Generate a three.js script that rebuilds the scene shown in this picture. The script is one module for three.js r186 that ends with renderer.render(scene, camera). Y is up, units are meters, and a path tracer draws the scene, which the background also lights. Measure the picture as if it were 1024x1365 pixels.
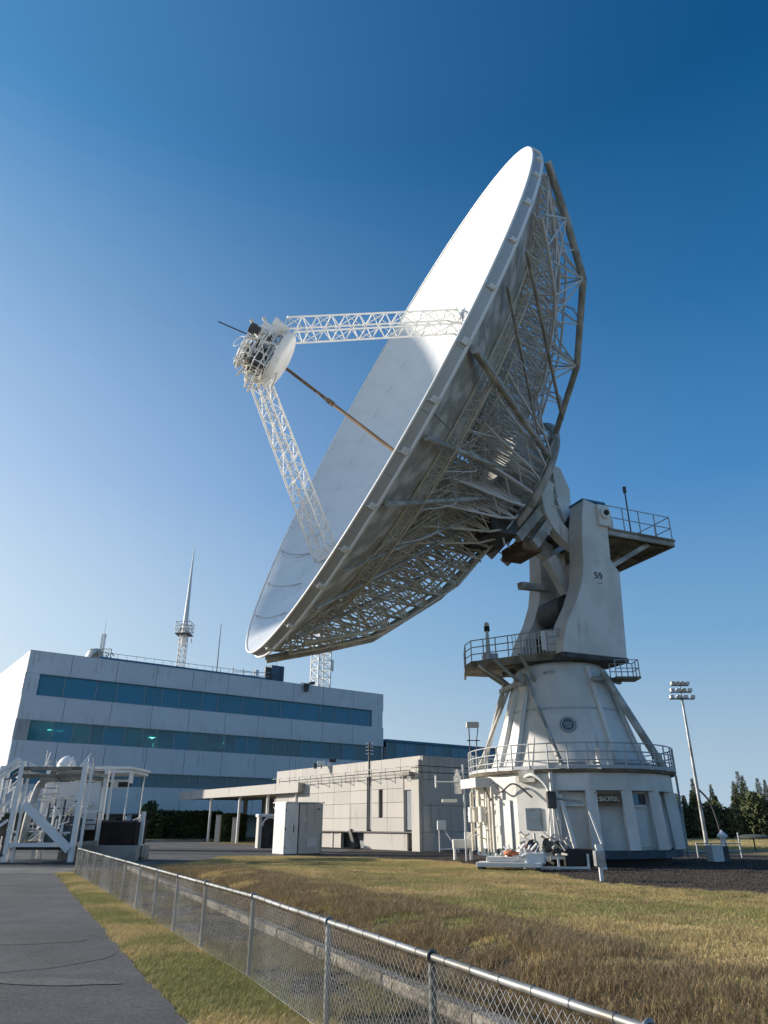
import * as THREE from 'three';
import { mergeGeometries } from 'three/addons/utils/BufferGeometryUtils.js';
import { FontLoader } from 'three/addons/loaders/FontLoader.js';
import { RoundedBoxGeometry } from 'three/addons/geometries/RoundedBoxGeometry.js';

// ---------------------------------------------------------------- camera, sky, sun, exposure
const scene = new THREE.Scene();
const PITCH = Math.atan(416 / 931);
const camera = new THREE.PerspectiveCamera(72.49, 0.75, 0.1, 4000);
camera.position.set(0, 2, 0);
camera.lookAt(0, 2 + Math.sin(PITCH), -Math.cos(PITCH));
const renderer = new THREE.WebGLRenderer();
renderer.toneMapping = THREE.LinearToneMapping;
renderer.toneMappingExposure = 1.42;
renderer.shadowMap.enabled = true;
const SUN_AZ = 104 * Math.PI / 180, SUN_EL = 18 * Math.PI / 180;
const SV = new THREE.Vector3(-Math.sin(SUN_AZ) * Math.cos(SUN_EL), Math.sin(SUN_EL), Math.cos(SUN_AZ) * Math.cos(SUN_EL));
const sun = new THREE.DirectionalLight(new THREE.Color(1.0, 0.9, 0.77), 4.4);
sun.target.position.set(0, 15, -45); sun.position.copy(SV).multiplyScalar(300).add(sun.target.position);
sun.castShadow = true; sun.shadow.radius = 2;
Object.assign(sun.shadow.camera, { left: -120, right: 120, top: 90, bottom: -90, near: 1, far: 700 });
sun.shadow.mapSize.set(4096, 4096);
scene.add(sun); scene.add(sun.target);
const lin = (r, g, b) => [r, g, b].map(c => { c /= 255; return c <= .04045 ? c / 12.92 : Math.pow((c + .055) / 1.055, 2.4); });
{
  const W = 1024, H = 512, data = new Float32Array(W * H * 4);
  const stops = [[0, lin(176, 199, 216)], [5, lin(160, 188, 211)], [13, lin(112, 163, 205)], [25, lin(60, 129, 189)], [38, lin(22, 101, 160)], [52, lin(0, 74, 127)], [64, lin(0, 70, 127)], [90, lin(0, 60, 115)]];
  const glowLow = [.82, .73, .55], glowHigh = [.13, .33, .55];
  for (let j = 0; j < H; j++) for (let i = 0; i < W; i++) {
    const el = ((j + .5) / H - .5) * Math.PI, az = ((i + .5) / W - .5) * 2 * Math.PI;
    const x = Math.cos(el) * Math.cos(az), y = Math.sin(el), z = Math.cos(el) * Math.sin(az);
    const g = Math.acos(Math.max(-1, Math.min(1, x * SV.x + y * SV.y + z * SV.z))) * 180 / Math.PI;
    const ed = Math.max(0, el * 180 / Math.PI);
    let k = 0; while (k < stops.length - 2 && ed > stops[k + 1][0]) k++;
    const [e0, c0] = stops[k], [e1, c1] = stops[k + 1], t = Math.min(1, (ed - e0) / (e1 - e0));
    const w = Math.exp(-Math.pow(g / 55, 2.2)), hi = Math.max(0, Math.min(1, (ed - 14) / 36));
    const o = (j * W + i) * 4;
    for (let c = 0; c < 3; c++) {
      const b = c0[c] + (c1[c] - c0[c]) * t;
      data[o + c] = (b + (glowLow[c] + (glowHigh[c] - glowLow[c]) * hi) * w) / 1.42;   // sky as seen at this exposure
    }
    data[o + 3] = 1;
  }
  const sky = new THREE.DataTexture(data, W, H, THREE.RGBAFormat, THREE.FloatType);
  sky.mapping = THREE.EquirectangularReflectionMapping; sky.magFilter = THREE.LinearFilter; sky.minFilter = THREE.LinearFilter;
  sky.wrapS = THREE.RepeatWrapping; sky.needsUpdate = true;
  scene.background = sky; scene.environment = sky;
}

// ---------------------------------------------------------------- helpers
let seed = 12345;
const rnd = () => { seed = (seed * 1664525 + 1013904223) >>> 0; return seed / 4294967296; };
const rr = (a, b) => a + (b - a) * rnd();
const V = (x, y, z) => new THREE.Vector3(x, y, z);
const hash = (x, y, s) => { let h = (x * 374761393 + y * 668265263 + s * 974711) | 0; h = Math.imul(h ^ (h >>> 13), 1274126177); return ((h ^ (h >>> 16)) >>> 0) / 4294967296; };
function vnoise(x, y, per, s) {
  const xi = Math.floor(x), yi = Math.floor(y), fx = x - xi, fy = y - yi, u = fx * fx * (3 - 2 * fx), v = fy * fy * (3 - 2 * fy);
  const m = a => per ? ((a % per) + per) % per : a;
  const a = hash(m(xi), m(yi), s), b = hash(m(xi + 1), m(yi), s), c = hash(m(xi), m(yi + 1), s), d = hash(m(xi + 1), m(yi + 1), s);
  return a + (b - a) * u + (c - a) * v + (a - b - c + d) * u * v;
}
function fbm(x, y, per, s, oct = 4) { let t = 0, a = .5, n = 0; for (let o = 0; o < oct; o++) { t += a * vnoise(x, y, per, s + o * 17); n += a; a *= .5; x *= 2; y *= 2; if (per) per *= 2; } return t / n; }
function tex(N, metres, fn, srgb = true) {
  const d = new Uint8Array(N * N * 4);
  for (let j = 0; j < N; j++) for (let i = 0; i < N; i++) {
    const c = fn(i / N, j / N), o = (j * N + i) * 4;
    for (let k = 0; k < 3; k++) d[o + k] = Math.max(0, Math.min(255, Math.round(c[k] * 255)));
    d[o + 3] = 255;
  }
  const t = new THREE.DataTexture(d, N, N, THREE.RGBAFormat);
  t.wrapS = t.wrapT = THREE.RepeatWrapping; t.magFilter = THREE.LinearFilter; t.minFilter = THREE.LinearMipmapLinearFilter; t.generateMipmaps = true;
  t.repeat.set(1 / metres, 1 / metres); if (srgb) t.colorSpace = THREE.SRGBColorSpace; t.needsUpdate = true;
  return t;
}
const mix3 = (a, b, t) => [a[0] + (b[0] - a[0]) * t, a[1] + (b[1] - a[1]) * t, a[2] + (b[2] - a[2]) * t];
const sst = (a, b, x) => { x = Math.max(0, Math.min(1, (x - a) / (b - a))); return x * x * (3 - 2 * x); };
// paint with chalking, grime blotches, rust runs (each a stain with an outline of its own)
const paintMap = tex(512, 7, (u, v) => {
  const g = fbm(u * 6, v * 6, 6, 3, 5), f = fbm(u * 40, v * 40, 40, 9, 3), st = fbm(u * 46, v * 2.0, 0, 21, 3);
  let c = mix3([.99, .99, .985], [.90, .895, .875], sst(.35, .75, g)); c = mix3(c, [.93, .93, .92], f * .5);
  const edge = Math.min(1, Math.min(v, 1 - v) * 8, Math.min(u, 1 - u) * 12);
  const run = sst(.66, .8, st) * sst(.35, .7, fbm(u * 5, v * 3, 0, 31, 3)) * edge; c = mix3(c, [.62, .55, .46], run * .55);
  return c;
});
const paintRough = tex(256, 5, (u, v) => { const g = fbm(u * 8, v * 8, 8, 5, 4); const q = .55 + .4 * g; return [q, q, q]; }, false);
const steelMap = tex(512, 5, (u, v) => {
  const g = fbm(u * 7, v * 7, 7, 41, 5), f = fbm(u * 50, v * 10, 50, 47, 3);
  let c = mix3([.95, .95, .95], [.68, .67, .64], sst(.3, .72, g)); c = mix3(c, [.8, .79, .76], f * .45);
  c = mix3(c, [.55, .47, .38], sst(.7, .82, fbm(u * 14, v * 14, 14, 57, 4)) * .45); return c;
});
const concMap = tex(512, 4, (u, v) => { const g = fbm(u * 5, v * 5, 5, 61, 5), f = fbm(u * 90, v * 90, 90, 63, 2); let c = mix3([.95, .94, .92], [.76, .75, .73], sst(.3, .75, g)); return mix3(c, [.6, .59, .57], f * .25); });
const cladMap = tex(512, 9, (u, v) => { const g = fbm(u * 4, v * 4, 4, 161, 4), f = fbm(u * 60, v * 12, 60, 163, 2); const st = sst(.58, .8, fbm(u * 70, v * 1.6, 0, 171, 3)) * sst(.4, .7, fbm(u * 6, v * 4, 0, 173, 3)) * Math.min(1, v * 8, (1 - v) * 8, u * 12, (1 - u) * 12); return mix3(mix3(mix3([.98, .98, .98], [.91, .91, .905], g), [.9, .9, .9], f * .3), [.7, .69, .66], st * .5); });
const asphMap = tex(1024, 6, (u, v) => {
  const g = fbm(u * 6, v * 6, 6, 71, 5), f = hash(Math.floor(u * 1024), Math.floor(v * 1024), 5), h = fbm(u * 180, v * 180, 180, 77, 2);
  let q = .62 + .2 * (g - .5) + .26 * (h - .5) + .22 * (f - .5); if (f > .985) q += .25;
  const cr = Math.abs(fbm(u * 4, v * 4, 4, 83, 5) - .5); q *= .86 + .3 * fbm(u * 2.5, v * 2.5, 0, 85, 3);
  return [q * 1.0, q * .99, q * .985];
});
const fineBump = tex(512, 1.2, (u, v) => { const f = .5 * fbm(u * 60, v * 60, 60, 91, 3) + .5 * hash(Math.floor(u * 512), Math.floor(v * 512), 8); return [f, f, f]; }, false);
const soilMap = tex(1024, 5, (u, v) => {
  const g = fbm(u * 9, v * 9, 9, 101, 5), f = fbm(u * 130, v * 130, 130, 103, 3), s = hash(Math.floor(u * 1024), Math.floor(v * 1024), 15);
  let q = .5 + .5 * (g - .4) + .7 * (f - .5) + .2 * (s - .5); return [q, q * .985, q * .96].map(a => Math.max(.05, Math.min(1, a + .15)));
});
const M = {};
const std = (o) => new THREE.MeshStandardMaterial({ side: THREE.DoubleSide, ...o });
const C3 = (r, g, b) => new THREE.Color().setRGB(r, g, b);
M.white = std({ color: C3(.8, .8, .79), map: paintMap, roughness: .75, roughnessMap: paintRough });
M.dish = std({ color: C3(.82, .83, .84), map: cladMap, roughness: .27 });
M.dishBack = std({ color: C3(.62, .625, .62), map: steelMap, roughness: .6 });
M.band = std({ color: C3(.58, .59, .6), map: cladMap, roughness: .5, metalness: .2 });
M.lip = std({ color: C3(.85, .85, .84), roughness: .5 });
M.strut = std({ color: C3(.62, .63, .62), map: steelMap, roughness: .6 });
M.lattice = std({ color: C3(.72, .73, .74), roughness: .6 });
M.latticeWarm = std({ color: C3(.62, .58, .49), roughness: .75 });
M.latticeWhite = std({ color: C3(.8, .79, .76), roughness: .5 });
M.rust = std({ color: C3(.26, .17, .1), map: steelMap, roughness: .85 });
M.galv = std({ color: C3(.5, .52, .54), metalness: .55, roughness: .45, map: steelMap });
M.rail = std({ color: C3(.42, .45, .48), metalness: .2, roughness: .55 });
M.deck = std({ color: C3(.34, .31, .25), map: steelMap, roughness: .85 });
M.dark = std({ color: C3(.035, .033, .03), roughness: .8 });
M.darkSteel = std({ color: C3(.1, .1, .105), roughness: .6, map: steelMap });
M.skirt = std({ color: C3(.09, .15, .21), roughness: .65, map: steelMap });
M.clad = std({ color: C3(.8, .81, .83), map: cladMap, roughness: .5 });
M.cladB = std({ color: C3(.775, .785, .805), map: cladMap, roughness: .5 });
M.lowWall = std({ color: C3(.57, .545, .505), map: cladMap, roughness: .8 });
M.lowWallB = std({ color: C3(.53, .51, .475), map: cladMap, roughness: .8 });
M.lowGrey = std({ color: C3(.27, .3, .34), map: cladMap, roughness: .8 });
M.mullion = std({ color: C3(.35, .4, .43), roughness: .5 });
M.glass = new THREE.MeshPhysicalMaterial({ color: C3(.04, .23, .32), roughness: .06, transmission: .4, thickness: 0, side: THREE.DoubleSide });
M.glassB = new THREE.MeshPhysicalMaterial({ color: C3(.035, .26, .4), roughness: .05, transmission: .25, thickness: 0, side: THREE.DoubleSide });
M.interior = std({ color: C3(.45, .47, .46), roughness: .9 });
M.conc = std({ color: C3(.5, .48, .45), map: concMap, roughness: .9, bumpMap: fineBump, bumpScale: .004 });
M.kerb = std({ color: C3(.36, .33, .28), map: soilMap, roughness: .95, bumpMap: fineBump, bumpScale: .006 });
M.asphalt = std({ color: C3(.24, .24, .245), map: asphMap, roughness: .88, bumpMap: fineBump, bumpScale: .006 });
M.brownBox = std({ color: C3(.045, .024, .017), map: steelMap, roughness: .85 });
M.bark = std({ color: C3(.09, .065, .045), map: soilMap, roughness: .95 });
M.blue = std({ color: C3(.05, .16, .26), roughness: .6 });
M.ink = std({ color: C3(.02, .025, .03), roughness: .7 });
M.orange = std({ color: C3(.5, .16, .07), roughness: .7 });

// planar uv in metres from the dominant axis of each face
function uvMetres(g) {
  g = g.index ? g.toNonIndexed() : g;
  if (!g.attributes.normal) g.computeVertexNormals();
  const p = g.attributes.position, n = p.count, uv = new Float32Array(n * 2);
  const a = V(), b = V(), c = V();
  for (let i = 0; i < n; i += 3) {
    a.fromBufferAttribute(p, i); b.fromBufferAttribute(p, i + 1).sub(a); c.fromBufferAttribute(p, i + 2).sub(a); b.cross(c);
    const ax = Math.abs(b.x), ay = Math.abs(b.y), az = Math.abs(b.z);
    for (let k = 0; k < 3; k++) {
      const x = p.getX(i + k), y = p.getY(i + k), z = p.getZ(i + k);
      const [u, v] = ay >= ax && ay >= az ? [x, z] : ax >= az ? [z, y] : [x, y];
      uv[(i + k) * 2] = u; uv[(i + k) * 2 + 1] = v;
    }
  }
  for (const k of Object.keys(g.attributes)) if (!['position', 'normal'].includes(k)) g.deleteAttribute(k);
  g.setAttribute('uv', new THREE.BufferAttribute(uv, 2)); return g;
}
const taken = {};
function numbered(n) { if (!(n in taken)) { taken[n] = 0; return n; } taken[n]++; return n + '_' + String(taken[n]).padStart(3, '0'); }
function mesh(name, geoms, mat, parent, raw) {
  const g = (Array.isArray(geoms) ? geoms : [geoms]).map(x => raw ? x : uvMetres(x));
  const m = new THREE.Mesh(g.length > 1 ? mergeGeometries(g) : g[0], mat);
  m.name = parent && parent !== scene ? name : numbered(name); m.castShadow = m.receiveShadow = true; (parent || scene).add(m); return m;
}
function group(name, parent) { const g = new THREE.Group(); g.name = parent ? name : numbered(name); (parent || scene).add(g); return g; }
function thing(name, label, category, pos = [0, 0, 0], turn = 0, grp) {
  const g = group(name); g.position.set(...pos); g.rotation.y = turn; g.userData = { label, category }; if (grp) g.userData.group = grp; return g;
}
function tag(o, label, category, grp) { o.userData = { label, category }; if (grp) o.userData.group = grp; return o; }
function structure(o) { o.userData = { kind: 'structure' }; return o; }
function box(w, h, d, x = 0, y = 0, z = 0, bevel = 0) {
  const g = bevel ? new RoundedBoxGeometry(w, h, d, 1, bevel) : new THREE.BoxGeometry(w, h, d); g.translate(x, y, z); return g;
}
function orient(g, p, q) {
  const d = q.clone().sub(p), L = d.length(); d.normalize();
  g.applyQuaternion(new THREE.Quaternion().setFromUnitVectors(V(0, 1, 0), d)); const c = p.clone().add(q).multiplyScalar(.5); g.translate(c.x, c.y, c.z); return g;
}
function tube(p, q, r, n = 8, r2) { return orient(new THREE.CylinderGeometry(r2 ?? r, r, p.distanceTo(q), n, 1, n < 5), p, q); }
function bar(p, q, w, d = w) {   // square bar, side kept level
  const dir = q.clone().sub(p), L = dir.length(); dir.normalize();
  const up = Math.abs(dir.y) > .95 ? V(1, 0, 0) : V(0, 1, 0);
  const x = up.clone().cross(dir).normalize(), y = dir.clone().cross(x);
  const g = new THREE.BoxGeometry(w, d, L); const m = new THREE.Matrix4().makeBasis(x, y, dir); g.applyMatrix4(m);
  const c = p.clone().add(q).multiplyScalar(.5); g.translate(c.x, c.y, c.z); return g;
}
function curveTube(pts, r, seg = 24, n = 6) { return new THREE.TubeGeometry(new THREE.CatmullRomCurve3(pts), seg, r, n, false); }
function prism(outline, depth, bevel = 0) {   // outline in x,y, extruded to +z
  const s = new THREE.Shape(outline.map(([x, y]) => new THREE.Vector2(x, y)));
  return new THREE.ExtrudeGeometry(s, { depth, bevelEnabled: !!bevel, bevelSize: bevel, bevelThickness: bevel, bevelOffset: -bevel, bevelSegments: 2, curveSegments: 8 });
}
function lattice(p, q, side, w, h, bays, rc, rw, three = false, warren = false, w2 = 1) {   // box or triangular lattice boom: chords + web bars
  const dir = q.clone().sub(p).normalize(), x = side.clone().sub(dir.clone().multiplyScalar(side.dot(dir))).normalize(), y = dir.clone().cross(x);
  const cs = three ? [[-.5, -.4], [.5, -.4], [0, .6]] : [[-.5, -.5], [.5, -.5], [.5, .5], [-.5, .5]];
  const at = (i, k) => p.clone().lerp(q, i / bays).addScaledVector(x, cs[k][0] * w * (1 + (w2 - 1) * i / bays)).addScaledVector(y, cs[k][1] * h * (1 + (w2 - 1) * i / bays));
  const chords = [], webs = [];
  for (let k = 0; k < cs.length; k++) {
    chords.push(tube(at(0, k), at(bays, k), rc, 6));
    const k2 = (k + 1) % cs.length;
    for (let i = 0; i < bays; i++) { if (!warren || i % 2 === 0) webs.push(tube(at(i, k), at(i + 1, k2), rw, 4)); if (!warren || i % 2) webs.push(tube(at(i, k2), at(i + 1, k), rw, 4)); webs.push(tube(at(i, k), at(i, k2), rw, 4)); }
    webs.push(tube(at(bays, k), at(bays, k2), rw, 4));
  }
  return { chords, webs };
}
function railing(parent, pts, h, rails, r, every, name = 'railing') {   // posts and rails along a polyline
  const g = group(name, parent);
  for (let i = 0; i < pts.length - 1; i++) {
    const a = pts[i], b = pts[i + 1], n = Math.max(1, Math.round(a.distanceTo(b) / every));
    for (let k = i ? 1 : 0; k <= n; k++) { const p = a.clone().lerp(b, k / n); mesh('post', tube(p, p.clone().add(V(0, h, 0)), r * 1.15, 6), M.rail, g); }
  }
  for (let k = 1; k <= rails; k++) {
    const gs = []; for (let i = 0; i < pts.length - 1; i++) gs.push(tube(pts[i].clone().add(V(0, h * k / rails, 0)), pts[i + 1].clone().add(V(0, h * k / rails, 0)), r, 6));
    mesh('rail', gs, M.rail, g);
  }
  return g;
}
function canvasTex(w, h, draw) { const c = document.createElement('canvas'); c.width = w; c.height = h; const x = c.getContext('2d'); draw(x, w, h); const t = new THREE.CanvasTexture(c); t.colorSpace = THREE.SRGBColorSpace; t.magFilter = THREE.LinearFilter; return t; }

// ---------------------------------------------------------------- ground
// fence runs from near the camera away to the left; d = metres to the right of it
const FD = V(-.459, 0, -.889), FP = V(-.72, 0, -9.36);
const fenceD = (x, z) => (x + .72) * .889 - (z + 9.36) * .459;
const fenceT = (x, z) => -(x + .72) * .459 - (z + 9.36) * .889;
const kerbD = t => 1.5 + .042 * Math.max(-6, t);
const pathEdge = z => -2.15 + (z + 9.27) * (10.65 / 21.93);   // x of the right path edge at z
const gravelEdge = (() => { const P = [[-9, -53], [-5, -51], [0, -48], [4, -43], [6.7, -37], [7.6, -30], [8.6, -27.5], [10.2, -26], [14, -25], [22, -23], [90, -21]]; return x => { let k = 0; while (k < P.length - 2 && x > P[k + 1][0]) k++; const t = (x - P[k][0]) / (P[k + 1][0] - P[k][0]); return P[k][1] + t * (P[k + 1][1] - P[k][1]); }; })();
function gravelAmt(x, z) { const w = (fbm(x * .5, z * .5, 0, 7, 3) - .5) * 3.0 + (fbm(x * 2.3, z * 2.3, 0, 8, 2) - .5) * 1.6; const e = gravelEdge(x) - z + w; if (z < -76 || x > 27 + w) return 0; return sst(-.6, .6, e) * (x > -10 ? 1 : 0); }
function groundH(x, z) {
  const d = fenceD(x, z), t = fenceT(x, z), kd = kerbD(t), r = d - kd;
  let h = 0;
  const far = sst(32, 24, t) * sst(-14, -8, t) ;
  if (t > -14 && t < 34) {
    h -= .32 * far * sst(.12, .5, r) * sst(2.3, 1.2, r);                 // ditch beyond the kerb
    h += .2 * far * sst(1.6, 3.2, r) * sst(11, 5, r);                    // low bank
    h += far * .08 * (fbm(x * 1.4, z * 1.4, 0, 301, 3) - .5) * sst(.3, 1.6, r) ;
    h += .05 * sst(-.1, -.5, d) * (x > pathEdge(z) + .1 ? 1 : 0) * fbm(x * 2, z * 2, 0, 305, 2) * sst(0.1, .5, x - pathEdge(z));
  }
  return h;
}
function groundC(x, z) {
  const d = fenceD(x, z), t = fenceT(x, z), r = d - kerbD(t);
  const n1 = fbm(x * .22, z * .22, 0, 201, 4), n2 = fbm(x * .9, z * .9, 0, 203, 4);
  const dry = [.3, .21, .095], green = [.17, .16, .05], brown = [.115, .08, .047], gravel = [.05, .038, .03];
  let c = mix3(dry, green, sst(.45, .62, n1 * .6 + n2 * .4));
  if (d < 0) c = mix3(c, [.15, .13, .05], .5);
  if (d >= -.15 && r < 0) c = mix3([.09, .08, .07], [.14, .115, .08], n2);
  if (r >= 0 && r < 3.2 && t < 33) c = mix3(c, mix3(brown, [.06, .05, .035], n2), sst(3.6, 1.6, r + (n2 - .5) * 3.2));
  c = mix3(c, mix3(gravel, [.075, .055, .045], n2), gravelAmt(x, z));
  if (z < -76) c = mix3(c, [.2, .17, .06], .5);
  return c;
}
{
  const xs = [], zs = [];
  for (let x = -1500; x < -60; x += 180) xs.push(x); for (let x = -60; x < -16; x += 4) xs.push(x); for (let x = -16; x < 22; x += .3) xs.push(x); for (let x = 22; x < 70; x += 3) xs.push(x); for (let x = 70; x <= 1500; x += 180) xs.push(x);
  for (let z = 60; z > 2; z -= 8) zs.push(z); for (let z = 2; z > -56; z -= .3) zs.push(z); for (let z = -56; z > -130; z -= 2.5) zs.push(z); for (let z = -130; z >= -2200; z -= 230) zs.push(z);
  const nx = xs.length, nz = zs.length, pos = [], col = [], uv = [], idx = [];
  for (let j = 0; j < nz; j++) for (let i = 0; i < nx; i++) { const x = xs[i], z = zs[j]; pos.push(x, groundH(x, z), z); col.push(...groundC(x, z)); uv.push(x, z); }
  for (let j = 0; j < nz - 1; j++) for (let i = 0; i < nx - 1; i++) { const a = j * nx + i, b = a + 1, c = a + nx, d = c + 1; idx.push(a, b, c, b, d, c); }
  const g = new THREE.BufferGeometry(); g.setAttribute('position', new THREE.Float32BufferAttribute(pos, 3)); g.setAttribute('color', new THREE.Float32BufferAttribute(col, 3)); g.setAttribute('uv', new THREE.Float32BufferAttribute(uv, 2)); g.setIndex(idx); g.computeVertexNormals();
  const m = mesh('ground', g, std({ vertexColors: true, map: soilMap, roughness: .97, bumpMap: fineBump, bumpScale: .02, color: C3(1.75, 1.75, 1.75) }), scene, true); structure(m);
}
function sheet(name, poly, y, mat) {
  const s = new THREE.Shape(poly.map(([x, z]) => new THREE.Vector2(x, -z))); const g = new THREE.ShapeGeometry(s); g.rotateX(-Math.PI / 2); g.translate(0, y, 0);
  return structure(mesh(name, g, mat));
}
{
  const edge = []; for (let z = 6; z > -33; z -= .35) { edge.push([pathEdge(z) + (fbm(z * 1.7, 3, 0, 5, 3) - .5) * .16, z]); }
  sheet('asphalt_path', [...edge, [-13.6, -33.6], [-12.9, -38], [-12.3, -44], [-10.5, -49], [-6, -53], [-3.5, -58], [-2.5, -66], [-13, -80], [-28, -100], [-60, -97], [-75, -60], [-60, 6]], .012, M.asphalt);
  const apron = std({ color: C3(.2, .2, .2), map: concMap, roughness: .9, bumpMap: fineBump, bumpScale: .004 });
  sheet('concrete_apron', [[-13.7, -34.6], [-24, -34.1], [-30, -34.5], [-30, -39.6], [-24, -39.2], [-13.1, -38.4]], .018, apron);
  const patch = std({ color: C3(.31, .31, .305), map: asphMap, roughness: .9 });
  const pp = (cx, cz, w, h, a, s) => { const o = []; for (let k = 0; k < 26; k++) { const t = k / 26 * 2 * Math.PI, q = .75 + .5 * vnoise(Math.cos(t) * 1.6 + 9, Math.sin(t) * 1.6 + 9, 0, s); const x = Math.cos(t) * w * q, z = Math.sin(t) * h * q; o.push([cx + x * Math.cos(a) - z * Math.sin(a), cz + x * Math.sin(a) + z * Math.cos(a)]); } return o; };
  sheet('asphalt_patch', pp(-4.6, -11.4, .95, .22, .1, 11), .02, patch);
  sheet('asphalt_patch', pp(-6.6, -11.0, .35, .12, .3, 13), .02, patch);
  const darkp = std({ color: C3(.215, .215, .22), map: asphMap, roughness: .9 });
  sheet('asphalt_repair', pp(-7.4, -15.5, 1.7, .8, .2, 17), .016, darkp);
  sheet('asphalt_repair', pp(-5.4, -13.1, .7, 1.2, .5, 19), .016, darkp);
  sheet('service_road', [[-33, -61], [-11, -54], [-6, -55], [-3.5, -60], [-8, -66], [-20, -71], [-40, -74]], .02, std({ color: C3(.1, .1, .1), map: asphMap, roughness: .9 }));
  sheet('far_lane', [[20, -60], [90, -60], [120, -63.5], [20, -63.5]], .012, std({ color: C3(.42, .38, .3), map: concMap, roughness: .95 }));
  // kerb: cast lengths end to end
  const kerb = structure(group('kerb'));
  for (let t = -9; t < 32; t += 2) {
    const a = t + .012, b = t + 1.988, P = q => V(FP.x + FD.x * q + .889 * kerbD(q), .05, FP.z + FD.z * q - .459 * kerbD(q));
    const g = bar(P(a), P(b), .2, .2); mesh('kerb_stone', g, M.kerb, kerb);
  }
}

// ---------------------------------------------------------------- antenna: frames and dimensions
const T = V(11.2, 0, -45);
const R = 18.27, DEP = .3 * R, CTR = V(-.75, 28.23, -41).sub(T);
const nD = V(-0.86502014, 0.35211608, 0.3574275), eD = V(0.3818848, 0, 0.92420993), rD = V(0.32542918, 0.93595634, -0.13446778);
const QD = new THREE.Quaternion().setFromRotationMatrix(new THREE.Matrix4().makeBasis(eD, rD, nD));
const mD = V(.9242, 0, -.3819);                                  // away from the pointing direction, level
const YK = new THREE.Matrix4().makeBasis(mD, V(0, 1, 0), V(.3819, 0, .9242));   // yoke frame: x = m, z = e
const yk = (a, y, e) => V(a, y, e).applyMatrix4(YK);
const surf = p => DEP * (p * p / (R * R) - 1);
const ANT = thing('dish_antenna', 'huge white dish antenna tilted on a conical tower with round base building', 'antenna', [T.x, T.y, T.z]);
const dishGroup = name => { const g = group(name, ANT); g.position.copy(CTR); g.quaternion.copy(QD); return g; };
const DP = (deg, rho, h) => { const a = deg * Math.PI / 180; return V(rho * R * Math.cos(a), rho * R * Math.sin(a), h * R); };
const cB = V(-.2415, 0, .9704), rB = V(.9704, 0, .2415);          // towards the road side and its right, for angles round the tower
const ring = (deg, rad, y) => { const b = deg * Math.PI / 180; return V(0, y, 0).addScaledVector(cB, rad * Math.cos(b)).addScaledVector(rB, rad * Math.sin(b)); };

function petal(da, r0, r1, off, thick, nr, na, gap) {
  const front = [], pos = (i, j, o) => { const p = r0 + gap / 2 + (r1 - r0 - gap) * i / nr, g = gap / p / 2, a = -da / 2 + g + (da - 2 * g) * j / na; return [p * Math.cos(a), p * Math.sin(a), surf(p) + o]; };
  const grid = (o, flip) => { const g = new THREE.BufferGeometry(), P = [], I = []; for (let i = 0; i <= nr; i++) for (let j = 0; j <= na; j++) P.push(...pos(i, j, o)); for (let i = 0; i < nr; i++) for (let j = 0; j < na; j++) { const a = i * (na + 1) + j, b = a + 1, c = a + na + 1, d = c + 1; flip ? I.push(a, b, c, b, d, c) : I.push(a, c, b, b, c, d); } g.setAttribute('position', new THREE.Float32BufferAttribute(P, 3)); g.setIndex(I); g.computeVertexNormals(); return g.toNonIndexed(); };
  const side = []; const quad = (a, b, c, d) => side.push(...a, ...b, ...c, ...a, ...c, ...d);
  for (let i = 0; i < nr; i++) { quad(pos(i, 0, off), pos(i + 1, 0, off), pos(i + 1, 0, off - thick), pos(i, 0, off - thick)); quad(pos(i, na, off), pos(i, na, off - thick), pos(i + 1, na, off - thick), pos(i + 1, na, off)); }
  for (let j = 0; j < na; j++) { quad(pos(0, j, off), pos(0, j, off - thick), pos(0, j + 1, off - thick), pos(0, j + 1, off)); quad(pos(nr, j, off), pos(nr, j + 1, off), pos(nr, j + 1, off - thick), pos(nr, j, off - thick)); }
  const sg = new THREE.BufferGeometry(); sg.setAttribute('position', new THREE.Float32BufferAttribute(side, 3)); sg.computeVertexNormals();
  return uvMetres(mergeGeometries([grid(off, false), grid(off - thick, true), sg]));
}
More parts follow.
